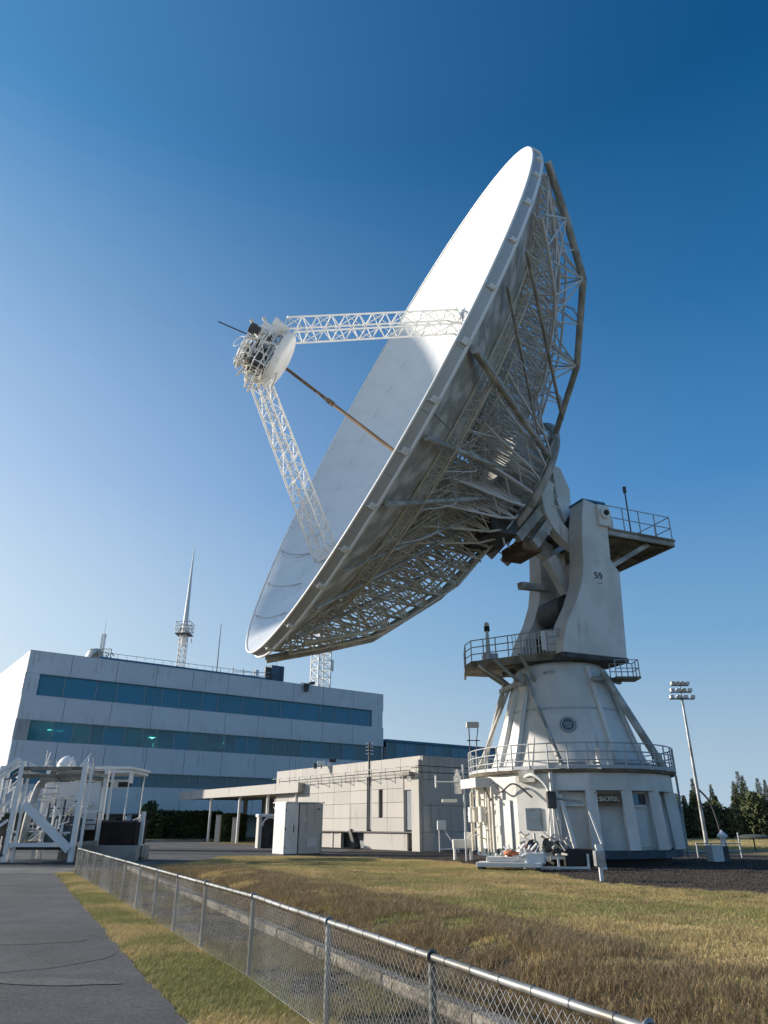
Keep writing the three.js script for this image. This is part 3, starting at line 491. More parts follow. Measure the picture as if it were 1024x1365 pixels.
{ // conical tower
  const CT = group('cone_tower', ANT);
  const prof = (list) => new THREE.LatheGeometry(list.map(([a, b]) => new THREE.Vector2(a, b)), 72);
  mesh('lower_cone', prof([[4.85, 4.55], [4.52, 5.4], [4.1, 6.6], [3.62, 8.12]]), M.white, CT);
  mesh('upper_cone', prof([[3.605, 8.16], [3.2, 9.6], [2.8, 10.75], [2.6, 11.0], [2.4, 11.05]]), M.white, CT);
  mesh('weld_band', prof([[3.65, 8.08], [3.665, 8.1], [3.65, 8.2], [3.6, 8.2]]), M.band, CT);
  for (const [b, w] of [[-55, .28], [-38, .5], [34, .4], [62, .34]]) mesh('fin', bar(ring(b, 4.82, 4.6), ring(b, 2.92, 10.6), w, .22), M.white, CT);
  for (const b of [-110, -70, -25, 18, 48, 95]) { mesh('weld_seam', bar(ring(b, 4.84, 4.62), ring(b, 4.125, 6.55), .035, .02), M.white, CT); mesh('weld_seam', bar(ring(b + 9, 3.6, 8.22), ring(b + 9, 3.215, 9.58), .035, .02), M.white, CT); }
  const em = canvasTex(256, 256, (x, w, h) => { x.fillStyle = '#5d6a75'; x.fillRect(0, 0, w, h); x.strokeStyle = '#b9c3cc'; x.lineWidth = 14; x.beginPath(); x.arc(128, 128, 108, 0, 7); x.stroke(); x.lineWidth = 10; x.beginPath(); x.moveTo(58, 120); x.bezierCurveTo(90, 60, 130, 150, 196, 96); x.stroke(); x.beginPath(); x.moveTo(70, 148); x.bezierCurveTo(110, 110, 140, 190, 190, 140); x.stroke(); x.lineWidth = 7; x.beginPath(); x.moveTo(84, 180); x.bezierCurveTo(120, 170, 140, 186, 172, 176); x.stroke(); x.strokeStyle = '#2b343c'; x.lineWidth = 6; x.beginPath(); x.arc(128, 128, 88, 0, 7); x.stroke(); });
  const eg = new THREE.CylinderGeometry(.46, .46, .1, 32); eg.rotateX(Math.PI / 2); const c = ring(3, 4.0, 7.15); const eb = new THREE.Mesh(uvMetres(eg), M.band); eb.name = 'emblem'; eb.castShadow = eb.receiveShadow = true; eb.position.copy(c); eb.rotation.set(-.3, -.19, 0, 'YXZ'); CT.add(eb);
  const cg = new THREE.CircleGeometry(.44, 32); cg.translate(0, 0, .056); mesh('emblem_face', cg, std({ map: em, roughness: .5 }), CT, true).position.copy(c); CT.children[CT.children.length - 1].rotation.set(-.3, -.19, 0, 'YXZ');
  mesh('grab_handle', [tube(ring(-16, 2.9, 10.3), ring(-16, 3.35, 10.3), .04, 6), tube(ring(-5, 2.9, 10.35), ring(-5, 3.35, 10.35), .04, 6), tube(ring(-16, 3.35, 10.3), ring(-5, 3.35, 10.35), .04, 6)], M.rail, CT);
  // outrigger struts
  const OS = group('outrigger', ANT);
  for (const [b, rt, yt, b2, rb, r] of [[-38, 3.35, 10.3, -3, 5.7, .14], [48, 3.4, 10.3, 65, 5.75, .22], [-75, 3.5, 10.2, -104, 5.7, .15], [-70, 3.25, 10.0, -88, 5.6, .11], [120, 3.4, 10.3, 135, 5.7, .2]]) {
    mesh('strut', tube(ring(b, rt, yt), ring(b2, rb, 4.72), r, 10), M.strut, OS);
  }
  for (const [b0, b1, y] of [[-78, -36, 9.75], [30, 74, 9.9]]) { mesh('bracket_arm', bar(ring(b0, 3.8, y - .1), ring((b0 + b1) / 2, 3.35, y + .1), .22, .26), M.strut, OS); mesh('bracket_arm', bar(ring((b0 + b1) / 2, 3.35, y + .1), ring(b1, 3.7, y), .22, .26), M.strut, OS); }
  mesh('gusset', (() => { const a = ring(-38, 2.8, 11), b = ring(-46, 3.5, 9.6), c2 = ring(-30, 3.5, 9.6); const g = new THREE.BufferGeometry().setFromPoints([a, b, c2, a.clone().multiplyScalar(.97), c2.clone().multiplyScalar(.97), b.clone().multiplyScalar(.97), a, a.clone().multiplyScalar(.97), b, b, a.clone().multiplyScalar(.97), b.clone().multiplyScalar(.97), b, b.clone().multiplyScalar(.97), c2, c2, b.clone().multiplyScalar(.97), c2.clone().multiplyScalar(.97), c2, c2.clone().multiplyScalar(.97), a, a, c2.clone().multiplyScalar(.97), a.clone().multiplyScalar(.97)]); g.computeVertexNormals(); return g; })(), M.white, OS);
  mesh('side_landing', (() => { const p = ring(66, 4.2, 9.95); const g = box(1.5, .12, 1.2, p.x, p.y, p.z); return g; })(), M.deck, OS);
  { const p = ring(66, 4.2, 10), d = [[-.7, -.55], [.7, -.55], [.7, .55], [-.7, .55]].map(([x, z]) => V(p.x + x, p.y, p.z + z)); railing(OS, [d[0], d[1], d[2], d[3]], 1.0, 2, .03, .7, 'landing_rail'); }
}
{ // round base building
  const D = group('base_building', ANT); D.scale.set(.914, 1, .914);
  const NF = 18, st = 20, RO = 6.3, RI = 5.72;
  const facet = (b0, b1, r, y0, y1, th, gap = 0) => { const g = new THREE.BufferGeometry(); const P = [ring(b0 + gap, r, y0), ring(b1 - gap, r, y0), ring(b1 - gap, r, y1), ring(b0 + gap, r, y1)], Q = [ring(b0 + gap, r - th, y0), ring(b1 - gap, r - th, y0), ring(b1 - gap, r - th, y1), ring(b0 + gap, r - th, y1)]; const q = []; const quad = (a, b, c, d) => q.push(a, b, c, a, c, d); quad(P[0], P[1], P[2], P[3]); quad(Q[1], Q[0], Q[3], Q[2]); quad(P[0], P[3], Q[3], Q[0]); quad(P[1], Q[1], Q[2], P[2]); quad(P[3], P[2], Q[2], Q[3]); quad(P[0], Q[0], Q[1], P[1]); g.setFromPoints(q); g.computeVertexNormals(); return g; };
  const cols = [[.8, .8, .79], [.76, .76, .75], [.78, .775, .76]].map(c => { const m = M.white.clone(); m.color.setRGB(...c); return m; });
  for (let k = 0; k < NF; k++) {
    const b0 = -10 + k * st, b1 = b0 + st, plain = b0 > 180;   // -90..-10 side is plain plate
    const m = cols[k % 3];
    if (plain) { mesh('wall_panel', facet(b0, b1, RO, .75, 4.5, .3, .04), m, D); }
    else {
      mesh('wall_panel', facet(b0, b1, RI, .75, 3.6, .3, .0), m, D);
      mesh('header_panel', facet(b0, b1, RO, 3.62, 4.5, .5, .04), m, D);
      const p = ring(b0, RO - .24, 0); const rib = bar(p.clone().setY(.76).add(ring(b0, .22, 0)), p.clone().setY(3.6), .4, .62); mesh('rib', rib, cols[(k + 1) % 3], D);
    }
    mesh('skirt_panel', facet(b0, b1, RO + .04, .38, .74, .4, .03), M.skirt, D);
  }
  const pl = new THREE.CylinderGeometry(5.6, 5.6, .4, 36); pl.translate(0, .2, 0); mesh('plinth', pl, M.dark, D);
  // gallery on top
  const dk = new THREE.CylinderGeometry(6.62, 6.5, .16, 54); dk.translate(0, 4.6, 0); mesh('gallery_deck', dk, M.deck, D);
  const arc = []; for (let b = -150; b <= 150; b += 10) arc.push(ring(b, 6.0, 4.68));
  railing(ANT, arc, 1.3, 3, .035, 2.2, 'gallery_railing');
  const kick = []; for (let k = 0; k < arc.length - 1; k++) kick.push(bar(arc[k].clone().add(V(0, .1, 0)), arc[k + 1].clone().add(V(0, .1, 0)), .02, .16)); mesh('kick_plate', kick, M.rail, ANT);
  // sign on the second bay
  const sgT = canvasTex(256, 96, (x, w, h) => { x.fillStyle = '#4c3d2c'; x.fillRect(0, 0, w, h); x.fillStyle = '#d9cfb4'; x.font = 'bold 62px sans-serif'; x.textAlign = 'center'; x.textBaseline = 'middle'; x.fillText('I:BACHTUL', w / 2, h / 2, 236); x.strokeStyle = '#8d7d60'; x.lineWidth = 6; x.strokeRect(4, 4, w - 8, h - 8); });
  const place = (g, b, r, y) => { const p = ring(b, r, y); g.rotateY(Math.atan2(ring(b, 1, 0).x, ring(b, 1, 0).z)); g.translate(p.x, p.y, p.z); return g; };
  const sb = mesh('sign', place(box(1.5, .62, .12), 18.5, 6.16, 3.2), M.rust, D);
  mesh('sign_face', place(new THREE.PlaneGeometry(1.4, .52), 18.5, 6.225, 3.2), std({ map: sgT, roughness: .7 }), sb, true);
  mesh('hatch_door', place(box(1.35, 1.5, .08), 39, 5.66, 1.65, .02), M.white, D);
  mesh('vent_window', place(box(1.1, .55, .1), 36, 5.66, 3.22), M.glassB, D); mesh('vent_frame', place(box(1.3, .08, .2), 38, 5.7, 2.86), M.white, D); mesh('vent_box', place(box(.5, .5, .2), 44, 5.68, 3.22), M.darkSteel, D);
  mesh('ledge', place(box(1.6, .1, .3), 0.5, 5.78, 2.9), M.white, D); mesh('ledge', place(box(.9, .06, .2), 2, 6.35, 3.55), M.darkSteel, D);
  mesh('vertical_fin', [bar(ring(0, 6.7, .6), ring(-6, 6.35, 3.4), .18, .2)], M.white, D);
  mesh('corner_plate', bar(ring(-10, 6.35, .7), ring(-10, 6.35, 4.5), .5, .16), M.white, D);
  mesh('door', place(box(1.6, 2.6, .08), 58, 5.66, 2.1, .02), M.lattice, D); mesh('door', place(box(1.2, 2.4, .08), -40, 6.3, 2.0, .02), M.white, D);
  mesh('blue_plate', place(box(.95, 1.05, .06), -21, 6.26, 2.25), M.skirt, D);
  // gantry hood with pipes on the sunlit side
  mesh('hood', place(box(2.7, .5, 1.1), -62, 6.6, 4.15, .03), M.white, D);
  const pipes = []; for (let k = 0; k < 9; k++) { const b = -78 + k * 4.2; const p = ring(b, 6.45 + (k % 3) * .12, .6); pipes.push(tube(p, p.clone().setY(3.9 - (k % 4) * .12), .05 + (k % 3) * .025, 7)); }
  pipes.forEach(p => mesh('pipe', p, [M.latticeWarm, M.latticeWhite, M.white][Math.floor(rnd() * 3)], D));
  const lac = []; for (let k = 0; k < 26; k++) { const p = ring(rr(-82, -44), rr(6.4, 6.8), rr(.9, 3.8)); lac.push(tube(p, p.clone().add(V(rr(-.5, .5), rr(-.5, .5), rr(-.4, .4))), rr(.02, .05), 5)); }
  mesh('pipe_fitting', lac, M.latticeWarm, D);
  for (let k = 0; k < 3; k++) mesh('tank', place((() => { const g = new THREE.CylinderGeometry(.22, .22, .8, 14); return g; })(), -70 + k * 8, 6.7, 2.5), [M.latticeWhite, M.latticeWarm, M.white][k], D);
  mesh('roof_pod', place(box(1.0, .6, .8), -22, 6.2, 4.35, .05), M.strut, D);
  mesh('curved_pipe', curveTube([ring(-24, 6.5, 4.3), ring(-18, 6.75, 4.4), ring(-12, 6.8, 3.9), ring(-9, 6.8, 3.0), ring(-7, 6.8, 2.2)], .09, 24, 8), M.white, D);
  mesh('cable_arm', [curveTube([ring(-46, 6.4, 4.1), ring(-38, 6.7, 3.6), ring(-30, 6.6, 4.0), ring(-20, 6.5, 3.3)], .05, 24, 6), tube(ring(-56, 6.5, 4.2), ring(-44, 6.9, 3.2), .06, 6)], M.darkSteel, D);
  mesh('ladder', (() => { const g = []; for (const b of [88, 92]) g.push(tube(ring(b, 6.6, .3), ring(b, 6.6, 4.6), .04, 6)); for (let y = .6; y < 4.5; y += .32) g.push(tube(ring(88, 6.6, y), ring(92, 6.6, y), .03, 5)); return g; })(), M.rail, D);
  mesh('equipment_cabinet', place(box(.8, 1.1, .6), 22, 5.6, 5.25, .03), M.lattice, D);
  mesh('gallery_pipework', [-12, 14, 30, 52].map(b => tube(ring(b, 5.9, 5.0), ring(b + 22, 5.9, 5.0), .06, 6)), M.rail, D);
}
console.log('antenna done');

// ---------------------------------------------------------------- main office building
const BV = V(.8, 0, -.6), TB = Math.atan2(.6, .8);   // local x along the front, z out of the front
{
  const O = thing('office_building', 'three storey pale panelled office building with teal ribbon windows', 'building', [-52.1, 0, -102.3], TB);
  const L = 65, Dp = 38;
  const bands = [[3.4, 7.1], [9.1, 12.8], [15.65, 19.1], [22.2, 25.4]], rows = [[7.1, 9.1], [12.8, 15.65], [19.1, 22.2]];
  const jn = [0, 6.1, 12.9, 19.2, 25.4, 31.8, 37.9, 44.6, 51, 57.8, 65];
  for (const [y0, y1] of bands) {
    mesh('floor_slab', box(L - .7, y1 - y0 - .02, Dp - .7, L / 2, (y0 + y1) / 2, -Dp / 2), M.interior, O);
    for (let k = 0; k < jn.length - 1; k++) mesh('cladding_panel', box(jn[k + 1] - jn[k] - .07, y1 - y0 - .02, .3, (jn[k] + jn[k + 1]) / 2, (y0 + y1) / 2, -.15, .012), rnd() < .5 ? M.clad : M.cladB, O);
  }
  for (let k = 0; k < 4; k++) for (let j = 0; j < 4; j++) mesh('side_panel', box(.3, 5.46, Dp / 4 - .03, .146, 3.4 + 2.75 + j * 5.5, -.32 - (k + .5) * (Dp - .32) / 4, .012), M.clad, O);
  for (let j = 0; j < 4; j++) mesh('side_panel', box(.3, 5.46, Dp - .4, L - .15, 3.4 + 2.75 + j * 5.5, -Dp / 2 - .1, .012), M.clad, O);
  mesh('roof', box(L - .6, .1, Dp - .6, L / 2, 25.2, -Dp / 2), M.conc, O);
  mesh('rear_wall', box(L - .6, 22, .3, L / 2, 14.4, -Dp + .16), M.clad, O);
  const panes = [[.03, .27, .42, .22], [.04, .29, .42, .32], [.14, .38, .45, .6], [.1, .34, .42, .55]].map(([r, g, b, t]) => new THREE.MeshPhysicalMaterial({ color: C3(r, g, b), roughness: .04, transmission: t, thickness: 0, side: THREE.DoubleSide })); M.blind = std({ color: C3(.75, .74, .7), roughness: .9 });
  const spans = [[[.4, L - .4, 2.4]], [[1.9, L - .35, 2.55]], [[1.95, 62.3, 3.6]]];
  rows.forEach(([y0, y1], ri) => {
    const [x0, x1, w] = spans[ri][0];
    if (x0 > .3) mesh('window_end_panel', box(x0 - .3, y1 - y0, .3, .3 + (x0 - .3) / 2, (y0 + y1) / 2, -.2), ri === 1 ? M.lowWallB : M.clad, O);
    if (x1 < L - .3) mesh('window_end_panel', box(L - .3 - x1, y1 - y0, .3, (L - .3 + x1) / 2, (y0 + y1) / 2, -.16), M.clad, O);
    mesh('room_wall', box(L - .8, y1 - y0, .2, L / 2, (y0 + y1) / 2, -7), M.interior, O);
    let x = x0; const W = group('ribbon_window', O);
    while (x < x1 - .2) {
      const ww = Math.min(w * rr(.75, 1.3), x1 - x);
      mesh('pane', box(ww - .09, y1 - y0 - .12, .03, x + ww / 2, (y0 + y1) / 2, -.42), ri === 2 ? panes[Math.floor(rnd() * 2)] : panes[1 + Math.floor(rnd() * 3)], W, false);
      if (rnd() < .5) { const bh = (y1 - y0) * rr(.15, .7); mesh('blind', box(ww - .2, bh, .03, x + ww / 2, y1 - bh / 2 - .05, -.75), rnd() < .6 ? M.blind : M.interior, W); }
      mesh('mullion', box(.09, y1 - y0 - .02, .16, x + ww, (y0 + y1) / 2, -.36), M.mullion, W); x += ww;
    }
    mesh('window_sill', box(x1 - x0, .06, .3, (x0 + x1) / 2, y0 + .035, -.18), M.mullion, W); mesh('window_head', box(x1 - x0, .06, .3, (x0 + x1) / 2, y1 - .035, -.18), M.mullion, W);
  });
  // things seen inside the middle floor: ceiling lamps and desks
  const lampM = std({ color: C3(.9, .85, .7), emissive: C3(1, .85, .45), emissiveIntensity: 18 });
  for (const [x, z] of [[5.2, -1.6], [6.6, -2], [13.6, -1.8], [20.5, -2.2], [33, -2.5]]) {
    mesh('ceiling_lamp', box(.9, .1, .45, x, 14.6, z), lampM, O); const p = new THREE.PointLight(C3(1, .88, .6), 14, 12); p.position.set(x, 14.4, z); p.castShadow = true; O.add(p);
  }
  for (let x = 8; x < 62; x += rr(2.2, 4)) mesh('desk', box(rr(1, 2), rr(.5, 1.1), .8, x, 13.3, rr(-3, -1.4)), rnd() < .5 ? M.latticeWhite : M.darkSteel, O);
  for (let x = 18; x < 42; x += rr(2.2, 4)) mesh('desk', box(rr(.8, 1.8), rr(.4, 1.0), .8, x, 7.6, rr(-3, -1.4)), rnd() < .6 ? M.latticeWhite : M.darkSteel, O);
  // recessed ground floor with columns
  mesh('ground_floor_wall', box(L - 1, 3.4, .3, L / 2, 1.7, -6), M.interior, O); mesh('side_ground_wall', box(.3, 3.38, Dp - 1, .3, 1.7, -Dp / 2), M.clad, O);
  mesh('soffit', box(L - .8, .06, 6, L / 2, 3.36, -3.2), M.clad, O);
  for (const x of [4, 11, 18, 22.4, 29, 36, 43]) mesh('column', box(.75, 3.34, .75, x, 1.67, -.8, .03), M.clad, O);
  for (const x of [13, 19.5, 26]) mesh('ground_window', box(3.4, 2.2, .06, x, 1.7, -5.8), M.glass, O);
  // parapet ledge with cover strip
  mesh('parapet_cover', box(29, .45, .4, 24.5, 25.66, -.6), M.blue, O);
  mesh('flashing', box(L + .06, .08, .44, L / 2, 25.45, -.2), M.clad, O);
}
{ // roof equipment
  const onRoof = (x, z) => V(-52.1, 0, -102.3).addScaledVector(V(.8, 0, -.6), x).addScaledVector(V(.6, 0, .8), z);
  const rt = thing('roof_railing', 'thin steel guard railing along the office roof edge', 'railing');
  const pts = [onRoof(10, -1.2), onRoof(38, -1.2)].map(p => p.setY(25.24)); railing(rt, pts, 1.5, 2, .045, 1.5, 'rail_run');
  { const p = onRoof(25.4, -6.5); const t = thing('spire_mast', 'tall lattice mast with white tapering spire on the office roof', 'mast', [p.x, 25.25, p.z]);
    const { chords, webs } = lattice(V(0, 0, 0), V(0, 9.5, 0), V(1, 0, 0), 1.15, 1.15, 10, .075, .04); chords.forEach(c => mesh('chord', c, M.latticeWhite, t)); mesh('web_bracing', webs, M.latticeWhite, t);
    mesh('work_platform', box(2.6, .14, 2.6, 0, 7.6, 0), M.darkSteel, t); const q = [[-1.3, -1.3], [1.3, -1.3], [1.3, 1.3], [-1.3, 1.3], [-1.3, -1.3]].map(([x, z]) => V(x, 7.68, z)); railing(t, q, 2.0, 3, .045, .9);
    mesh('spire', tube(V(0, 7.8, 0), V(0, 24.6, 0), .5, 14, .05), M.latticeWhite, t); mesh('spire_base', tube(V(0, 5.5, 0), V(0, 8.6, 0), .35, 10), M.latticeWhite, t);
    const eq = []; for (let k = 0; k < 26; k++) { const p = V(rr(-1.3, 1.3), rr(5.5, 10.5), rr(-1.3, 1.3)); eq.push(tube(p, p.clone().add(V(rr(-.4, .4), rr(-1, 1), rr(-.4, .4))), rr(.04, .09), 5)); } mesh('mast_fittings', eq, M.latticeWarm, t); }
  { const p = onRoof(10.6, -2.2); const t = thing('roof_aerial', 'squat aerial cluster with thin pointed top at the roof corner', 'aerial', [p.x, 25.25, p.z]);
    const { chords, webs } = lattice(V(0, 0, 0), V(0, 4.6, 0), V(1, 0, 0), .5, .5, 7, .05, .03); mesh('lattice_pole', [...chords, ...webs], M.lattice, t); mesh('whip', tube(V(0, 4.4, 0), V(0, 7.0, 0), .06, 6, .02), M.lattice, t);
    mesh('dish_housing', (() => { const g = new THREE.SphereGeometry(1.4, 18, 10, 0, 6.3, 0, 1.6); g.rotateZ(.9); g.translate(-.9, .9, 0); return g; })(), M.white, t);
    const eq = []; for (let k = 0; k < 46; k++) { const p = V(rr(-1.5, 1.7), rr(.1, 1.9), rr(-.9, .9)); eq.push(tube(p, p.clone().add(V(rr(-.8, .8), rr(-.5, .5), rr(-.5, .5))), rr(.05, .1), 5)); } mesh('equipment', eq, M.latticeWarm, t); mesh('frame', [bar(V(-1.4, 2, .8), V(1.9, 2, .8), .1), bar(V(1.9, 0, .8), V(1.9, 2, .8), .1), bar(V(-1.4, 0, .8), V(-1.4, 2, .8), .1)], M.strut, t); }
  { const p = onRoof(30.5, -2.5); const t = thing('whip_mast', 'thin bare whip mast standing on the office roof', 'mast', [p.x, 25.25, p.z]); mesh('pole', tube(V(0, 0, 0), V(0, 9.6, 0), .1, 8, .05), M.darkSteel, t); mesh('base_flange', tube(V(0, 0, 0), V(0, .4, 0), .25, 10), M.darkSteel, t); }
  { const p = onRoof(42.2, -3); const t = thing('air_handler', 'blue grey rooftop ventilation box beside pipe frame', 'ventilation unit', [p.x, 25.25, p.z], TB); mesh('casing', box(2.6, 3.0, 2.2, 0, 1.9, 0, .06), M.skirt, t); mesh('fan_grille', box(1.1, 2.6, .5, -1.8, 1.7, .5, .04), M.darkSteel, t); for (const x of [-1, 1]) mesh('leg', box(.2, .5, 2, x, .2, 0), M.darkSteel, t); mesh('rod', tube(V(.2, 3.4, 0), V(.2, 7, 0), .04, 6), M.darkSteel, t); }
  { const p = onRoof(36.4, -2.2); const t = thing('pipe_frame', 'low frame of pipes and small boxes on the office roof', 'pipe frame', [p.x, 25.25, p.z], TB); mesh('pipe', [tube(V(-3, 1.3, 0), V(4.4, 2.0, 0), .06, 6), tube(V(-3, .8, 0), V(4.4, 1.3, 0), .05, 6)], M.strut, t); for (const x of [-3, -1, 1.2, 3.4]) mesh('upright', tube(V(x, 0, 0), V(x, 2.1 + (x > 3 ? 1.2 : 0), 0), .08, 6), M.strut, t); mesh('valve_box', box(1.2, .7, .8, -2, .4, 0, .05), M.darkSteel, t); mesh('valve_box', box(.7, 1.3, .7, 1.6, 1.5, 0, .05), M.lattice, t); mesh('valve_box', box(1.9, .5, .8, .2, .35, .3, .05), M.darkSteel, t); }
  { const p = onRoof(47, .35); const t = thing('wall_siren', 'small dark siren bracketed over the roof edge', 'siren', [p.x, 23.9, p.z], TB); mesh('horn', (() => { const g = new THREE.CylinderGeometry(.55, .35, 1.3, 14); g.translate(0, .9, .1); return g; })(), M.darkSteel, t); mesh('bracket', [bar(V(0, .4, -.4), V(0, 1.6, -.4), .18), bar(V(-1, 1.75, -.3), V(1.6, 1.75, -.3), .14), bar(V(1, 1.9, -.8), V(2.2, 2.2, -.8), .5)], M.darkSteel, t); }
  { const p = onRoof(59.5, -15); const t = thing('lattice_tower', 'square white lattice tower rising behind the office roof', 'tower', [p.x, 0, p.z], TB); const { chords, webs } = lattice(V(0, 25, 0), V(0, 41, 0), V(1, 0, 0), 3.0, 3.0, 9, .17, .08); chords.forEach(c => mesh('chord', c, M.latticeWhite, t)); mesh('web_bracing', webs, M.latticeWhite, t); mesh('cap_deck', box(3.8, .2, 3.8, 0, 41, 0), M.strut, t); mesh('footing', box(3.4, .3, 3.4, 0, 25.3, 0), M.conc, t); mesh('antenna_panel', [box(.5, 2.4, .4, -1.9, 36, 1.5), box(.5, 2.4, .4, 1.9, 33, 1.5)], M.white, t); }
}
{ // glazed wing
  const O = thing('glazed_wing', 'long low blue glass wing adjoining the office block', 'building', [.4, 0, -141.6], TB);
  mesh('core', box(44, 15.6, 12, 22, 7.8, -6.5), M.interior, O);
  for (let k = 0; k < 18; k++) { mesh('pane', box(2.34, 4.6, .05, .2 + 1.2 + k * 2.4, 14.2, -.1), k % 3 ? M.glassB : M.glass, O); mesh('mullion', box(.1, 4.6, .2, .2 + k * 2.4, 14.2, -.05), M.mullion, O); mesh('pane', box(2.34, 4.4, .05, .2 + 1.2 + k * 2.4, 9.5, -.1), M.glassB, O); }
  mesh('roof_edge', box(44.2, .5, 12.6, 22, 16.8, -6.1), M.blue, O); mesh('base_wall', box(44, 7.2, .3, 22, 3.6, -.2), M.clad, O);
}
// ---------------------------------------------------------------- low pale block
const TA = Math.atan2(.6, .8) - Math.PI / 2;   // local x runs along the sunlit face towards the corner
{
  // frame: origin at near corner, local x = away along the sunlit face (A), local z = out of that face
  const O = thing('low_block', 'low cream panelled block with dark shaded end wall', 'building', [3.1, 0, -62]);
  const A = V(-.6, 0, -.8), N = V(-.8, 0, .6); const mt = new THREE.Matrix4().makeBasis(A.clone().negate(), V(0, 1, 0), N);   // x = -A
  const put = (w, h, d, t, y, z, bev = 0) => { const g = box(w, h, d, -t, y, z, bev); g.applyMatrix4(mt); return g; };
  const Ln = 24.7, W = 15;
  mesh('core', put(Ln - .4, 5.6, W - .4, Ln / 2, 4.35, -W / 2), M.lowGrey, O);
  const cols = [.25, 2.2, 4.6, 7.05, 7.75, 10.3, 13, 15.8, 18.6, 21.6, Ln];
  const pan = (t0, t1, y0, y1, m, z = -.1, th = .2) => mesh('facade_panel', put(t1 - t0 - .025, y1 - y0 - .025, th, (t0 + t1) / 2, (y0 + y1) / 2, z, .01), m, O);
  // parapet band
  for (let k = 0; k < 9; k++) pan(k * Ln / 9, (k + 1) * Ln / 9, 5.9, 7.27, rnd() < .5 ? M.lowWall : M.lowWallB, -.08, .24);
  for (const [t0, t1] of [[2.4, 4.7], [4.7, 7.05], [7.75, 10.4], [10.4, 13.2], [13.2, 16], [16, 19], [19, 22], [22, 24.7]]) {
    const ys = [1.4, 2.5, 3.7, 4.8, 5.9]; for (let k = 0; k < 4; k++) { if (t0 === 4.7 && (k === 1 || k === 2)) { pan(4.7, 5.35, ys[k], ys[k + 1], M.lowWall); pan(5.95, 7.05, ys[k], ys[k + 1], M.lowWall); } else pan(t0, t1, ys[k], ys[k + 1], rnd() < .5 ? M.lowWall : M.lowWallB); }
  }
  mesh('slot_window', put(.6, 2.4, .1, 5.65, 3.7, -.24), M.dark, O);
  mesh('recess', put(.7, 5.9, .1, 7.4, 3.6, -.4), M.lowGrey, O);
  mesh('corner_pier', put(1.0, 7.0, .4, .5, 3.45, .1, .02), M.lowWall, O);
  mesh('recess_wall', put(1.4, 5.4, .1, 1.7, 2.8, -.9), M.lowWallB, O); mesh('recess_side', put(.12, 5.4, .8, 2.4, 2.8, -.5), M.lowWallB, O);
  mesh('recess_lintel', put(1.5, .9, .2, 1.7, 5.1, -.16), M.lowWall, O);
  mesh('downpipe', (() => { const g = tube(V(-1.15, 0, -.05), V(-1.15, 5.6, -.05), .13, 10); g.applyMatrix4(mt); return g; })(), M.lattice, O);
  mesh('lamp_hood', put(1.5, .3, .9, 1.2, 5.85, .5, .03), M.conc, O);
  mesh('base_wall', put(6.2, 1.36, .2, 5.2, .68, -.2), M.lowWallB, O); mesh('base_wall', put(5, 1.36, .2, 15, .68, -.3), M.lowWallB, O); mesh('base_recess', put(Ln, 1.5, .2, Ln / 2, .75, -1.4), M.lowGrey, O);
  mesh('base_ledge', put(Ln, .1, .3, Ln / 2, 1.38, -.05), M.darkSteel, O);
  mesh('raking_column', (() => { const g = bar(V(-9.3, 0, -.1), V(-10.2, 1.5, -.1), .6, .4); g.applyMatrix4(mt); return g; })(), M.darkSteel, O);
  for (const t of [12.2, 13.6, 16.6]) mesh('pier', put(.35, 1.36, .35, t, .68, -.3), M.lowWall, O);
  // end wall panels (shaded)
  const endP = (s0, s1, y0, y1, s) => { const g = box(.2, y1 - y0 - .03, s1 - s0 - .03, .1, (y0 + y1) / 2, -(s0 + s1) / 2, .01); g.applyMatrix4(mt); mesh('end_panel', g, s % 2 ? M.lowWall : M.lowWallB, O); };
  for (let s = 0; s < 5; s++) for (const [y0, y1] of [[0, 1.4], [1.4, 3.4], [3.4, 5.4], [5.4, 7.27]]) endP(s * 3, s * 3 + 3, y0, y1, s);
  mesh('roof', put(Ln, .1, W, Ln / 2, 7.0, -W / 2), M.conc, O); mesh('back_wall', put(Ln, 7, .2, Ln / 2, 3.5, -W + .1), M.lowWallB, O); mesh('far_wall', put(.2, 7, W, Ln - .1, 3.5, -W / 2), M.lowWall, O);
  const P = (t, y, z) => V(-t, y, z).applyMatrix4(mt);
  const wr = group('wall_railing', O); for (const y of [5.95, 6.45]) mesh('rail', tube(P(-.2, y, .55), P(Ln, y, .55), .035, 6), M.strut, wr); for (let t = 0; t < Ln; t += 2.1) { mesh('post', tube(P(t, 5.5, .55), P(t, 6.48, .55), .035, 6), M.strut, wr); mesh('arm', tube(P(t, 5.55, .55), P(t, 5.55, 0), .03, 5), M.strut, wr); }
  for (const y of [5.95, 6.45]) mesh('rail', tube(P(-.2, y, .5), P(-.2, y, -9), .035, 6), M.darkSteel, wr);
}
